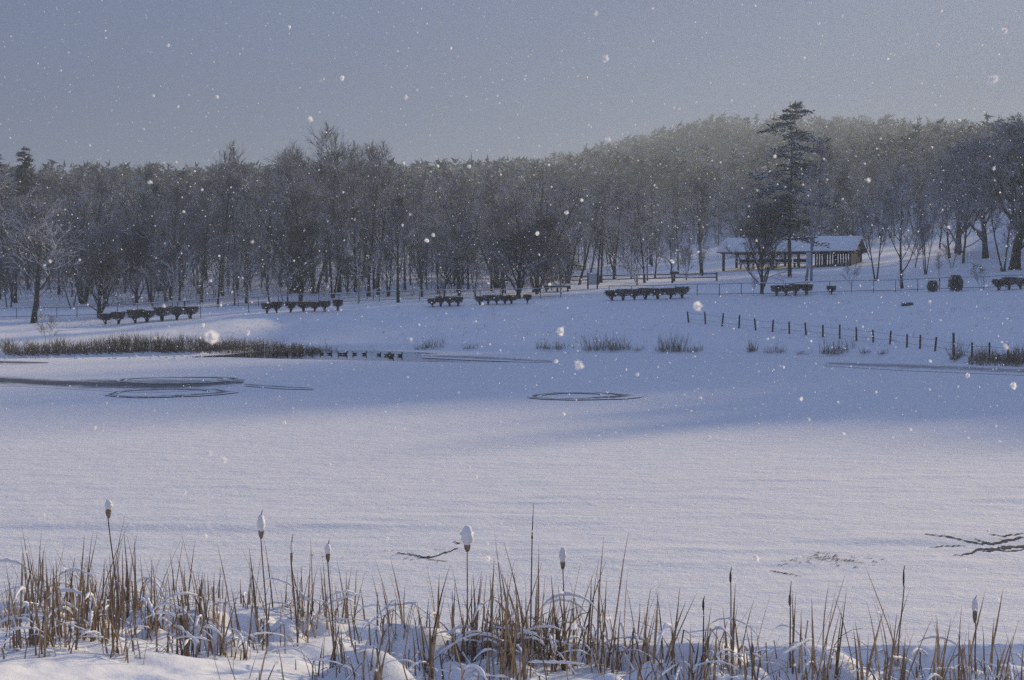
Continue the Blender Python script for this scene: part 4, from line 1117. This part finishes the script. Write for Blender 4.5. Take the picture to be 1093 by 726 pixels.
for q, (px, pb, pt, hw, root_px, root_py, snow, spike, lab) in enumerate(HEADS):
    x, y = near_hit(root_px, root_py); zb_ = bz(x, y); s = y / F0; rs = np.random.default_rng(200 + q)
    xt = x_at(px, y); z0 = z_at(px, pb, y) - zb_; z1 = z_at(px, pt, y) - zb_; dx = xt - x
    o = thing('cattail', lab, 'cattail', (x, y, zb_))
    mb = MB(); f = np.linspace(0, 1, 7); mb.tube(np.c_[dx * f ** 1.2, .02 * np.sin(f * 5), -.06 + (z0 + .06) * f], np.linspace(.0085, .005, 7), 7); link('stem', mb.mesh('stem', M_REED, True), o)
    hd = MB(); r = max(.008, min(hw * s * .72, .030)); zz = np.linspace(z0 - .01, z1 if snow < 2 else z0 + (z1 - z0) * .8, 8)
    lathe([(r * w_, z) for w_, z in zip([.35, .8, 1, 1.03, 1, .95, .8, .3], zz)], 9, hd, 0, (dx, .0)); h = link('head', hd.mesh('head', M_HEAD if snow > .3 else M_TIMBER, True), o)
    if spike:
        mb = MB(); mb.tube([[dx, 0, z1 - .01], [dx + .006, 0, z1 + spike * s * .5], [dx + .012, 0, z1 + spike * s]], [.006, .004, .002], 5); link('spike', mb.mesh('spike', M_TIMBER), o)
    if snow > .6:
        mb = MB(); k = 12; n = 9; R_ = hw * s; a0 = z0 + (z1 - z0) * (.18 if snow >= 2 else .35)
        th = np.arange(k) * 6.2832 / k; V = []
        for i in range(n):
            t = i / (n - 1); rad = R_ * math.sin(math.pi * (.05 + .90 * t) ** 1.15) ** .55
            for a in th: V.append([dx + rad * (1 + .12 * rs.normal()) * math.cos(a), rad * (1 + .1 * rs.normal()) * math.sin(a), a0 + (z1 + .012 - a0) * t])
        mb.add(V, [[i * k + j, i * k + (j + 1) % k, (i + 1) * k + (j + 1) % k, (i + 1) * k + j] for i in range(n - 1) for j in range(k)], [[(n - 1) * k, (n - 1) * k + j, (n - 1) * k + j + 1] for j in range(1, k - 1)] + [[0, j + 1, j] for j in range(1, k - 1)])
        link('snow_cap', mb.mesh('snow_cap', M_CAP, True), h)
    add_leaves(o, 4, .06, target_h(root_px) * s * .9, [.6, .15, .1, .05, .1], rs)

# ------------------------------------------------------------------ falling snow
rs = np.random.default_rng(300)
def flakes():
    n1, n2 = 1000, 22000
    def sample(n, ya, yb, m):
        y = (ya ** 3 + (yb ** 3 - ya ** 3) * rs.random(n)) ** (1 / 3)
        return np.c_[rs.uniform(-1, 1, n) * (y * .42 + m), y, CAM_Z + rs.uniform(-1, 1, n) * (y * .30 + m)]
    P = np.concatenate([sample(n1, 1.7, 9, .4), sample(n2, 9, 30, 1.0)])
    P = P[P[:, 2] > .3]
    r = .0042 * rs.lognormal(0, .5, len(P))
    return P, r.clip(.0015, .013)
P, r = flakes()
n = len(P); q = rs.normal(size=(n, 3, 3)); A = q[:, 0] / np.linalg.norm(q[:, 0], axis=1, keepdims=True)
B = np.cross(A, q[:, 1]); B /= np.linalg.norm(B, axis=1, keepdims=True); Cc = np.cross(A, B)
hx_ = np.arange(6) * math.pi / 3; VV = []
for e1, e2 in ((A, B), (B, Cc), (Cc, A)):
    k_ = r[:, None] * rs.uniform(.7, 1.25, (n, 6))
    VV.append(P[:, None] + e1[:, None] * (np.cos(hx_) * k_)[..., None] + e2[:, None] * (np.sin(hx_) * k_)[..., None])
V = np.stack(VV, 1).reshape(-1, 3)
fc = np.array([[0, 1, 2], [0, 2, 3], [0, 3, 4], [0, 4, 5]])
Tt = (np.arange(n * 3) * 6)[:, None, None] + fc[None]
mb = MB(); mb.add(V, None, Tt.reshape(-1, 3))
tag(link('falling_snow', mb.mesh('falling_snow', M_FLAKE)), 'falling snowflakes drifting through the whole view', 'snow', kind='stuff')

# ------------------------------------------------------------------ snowy air
mb = MB(); mb.box((-905, -65, -2), (905, 1110, 66)); hz = link('haze', mb.mesh('haze', None))
hm = bpy.data.materials.new('haze_air'); hm.use_nodes = True; t = hm.node_tree
for n in list(t.nodes): t.nodes.remove(n)
o_ = t.nodes.new('ShaderNodeOutputMaterial'); v = t.nodes.new('ShaderNodeVolumePrincipled')
v.inputs['Color'].default_value = (0.68, 0.82, 1.0, 1); v.inputs['Density'].default_value = 0.00115; v.inputs['Anisotropy'].default_value = 0.36
t.links.new(v.outputs[0], o_.inputs['Volume'])
hz.data.materials.clear(); hz.data.materials.append(hm)
tag(hz, 'thin snowy haze filling the air over the pond', 'haze', kind='stuff')
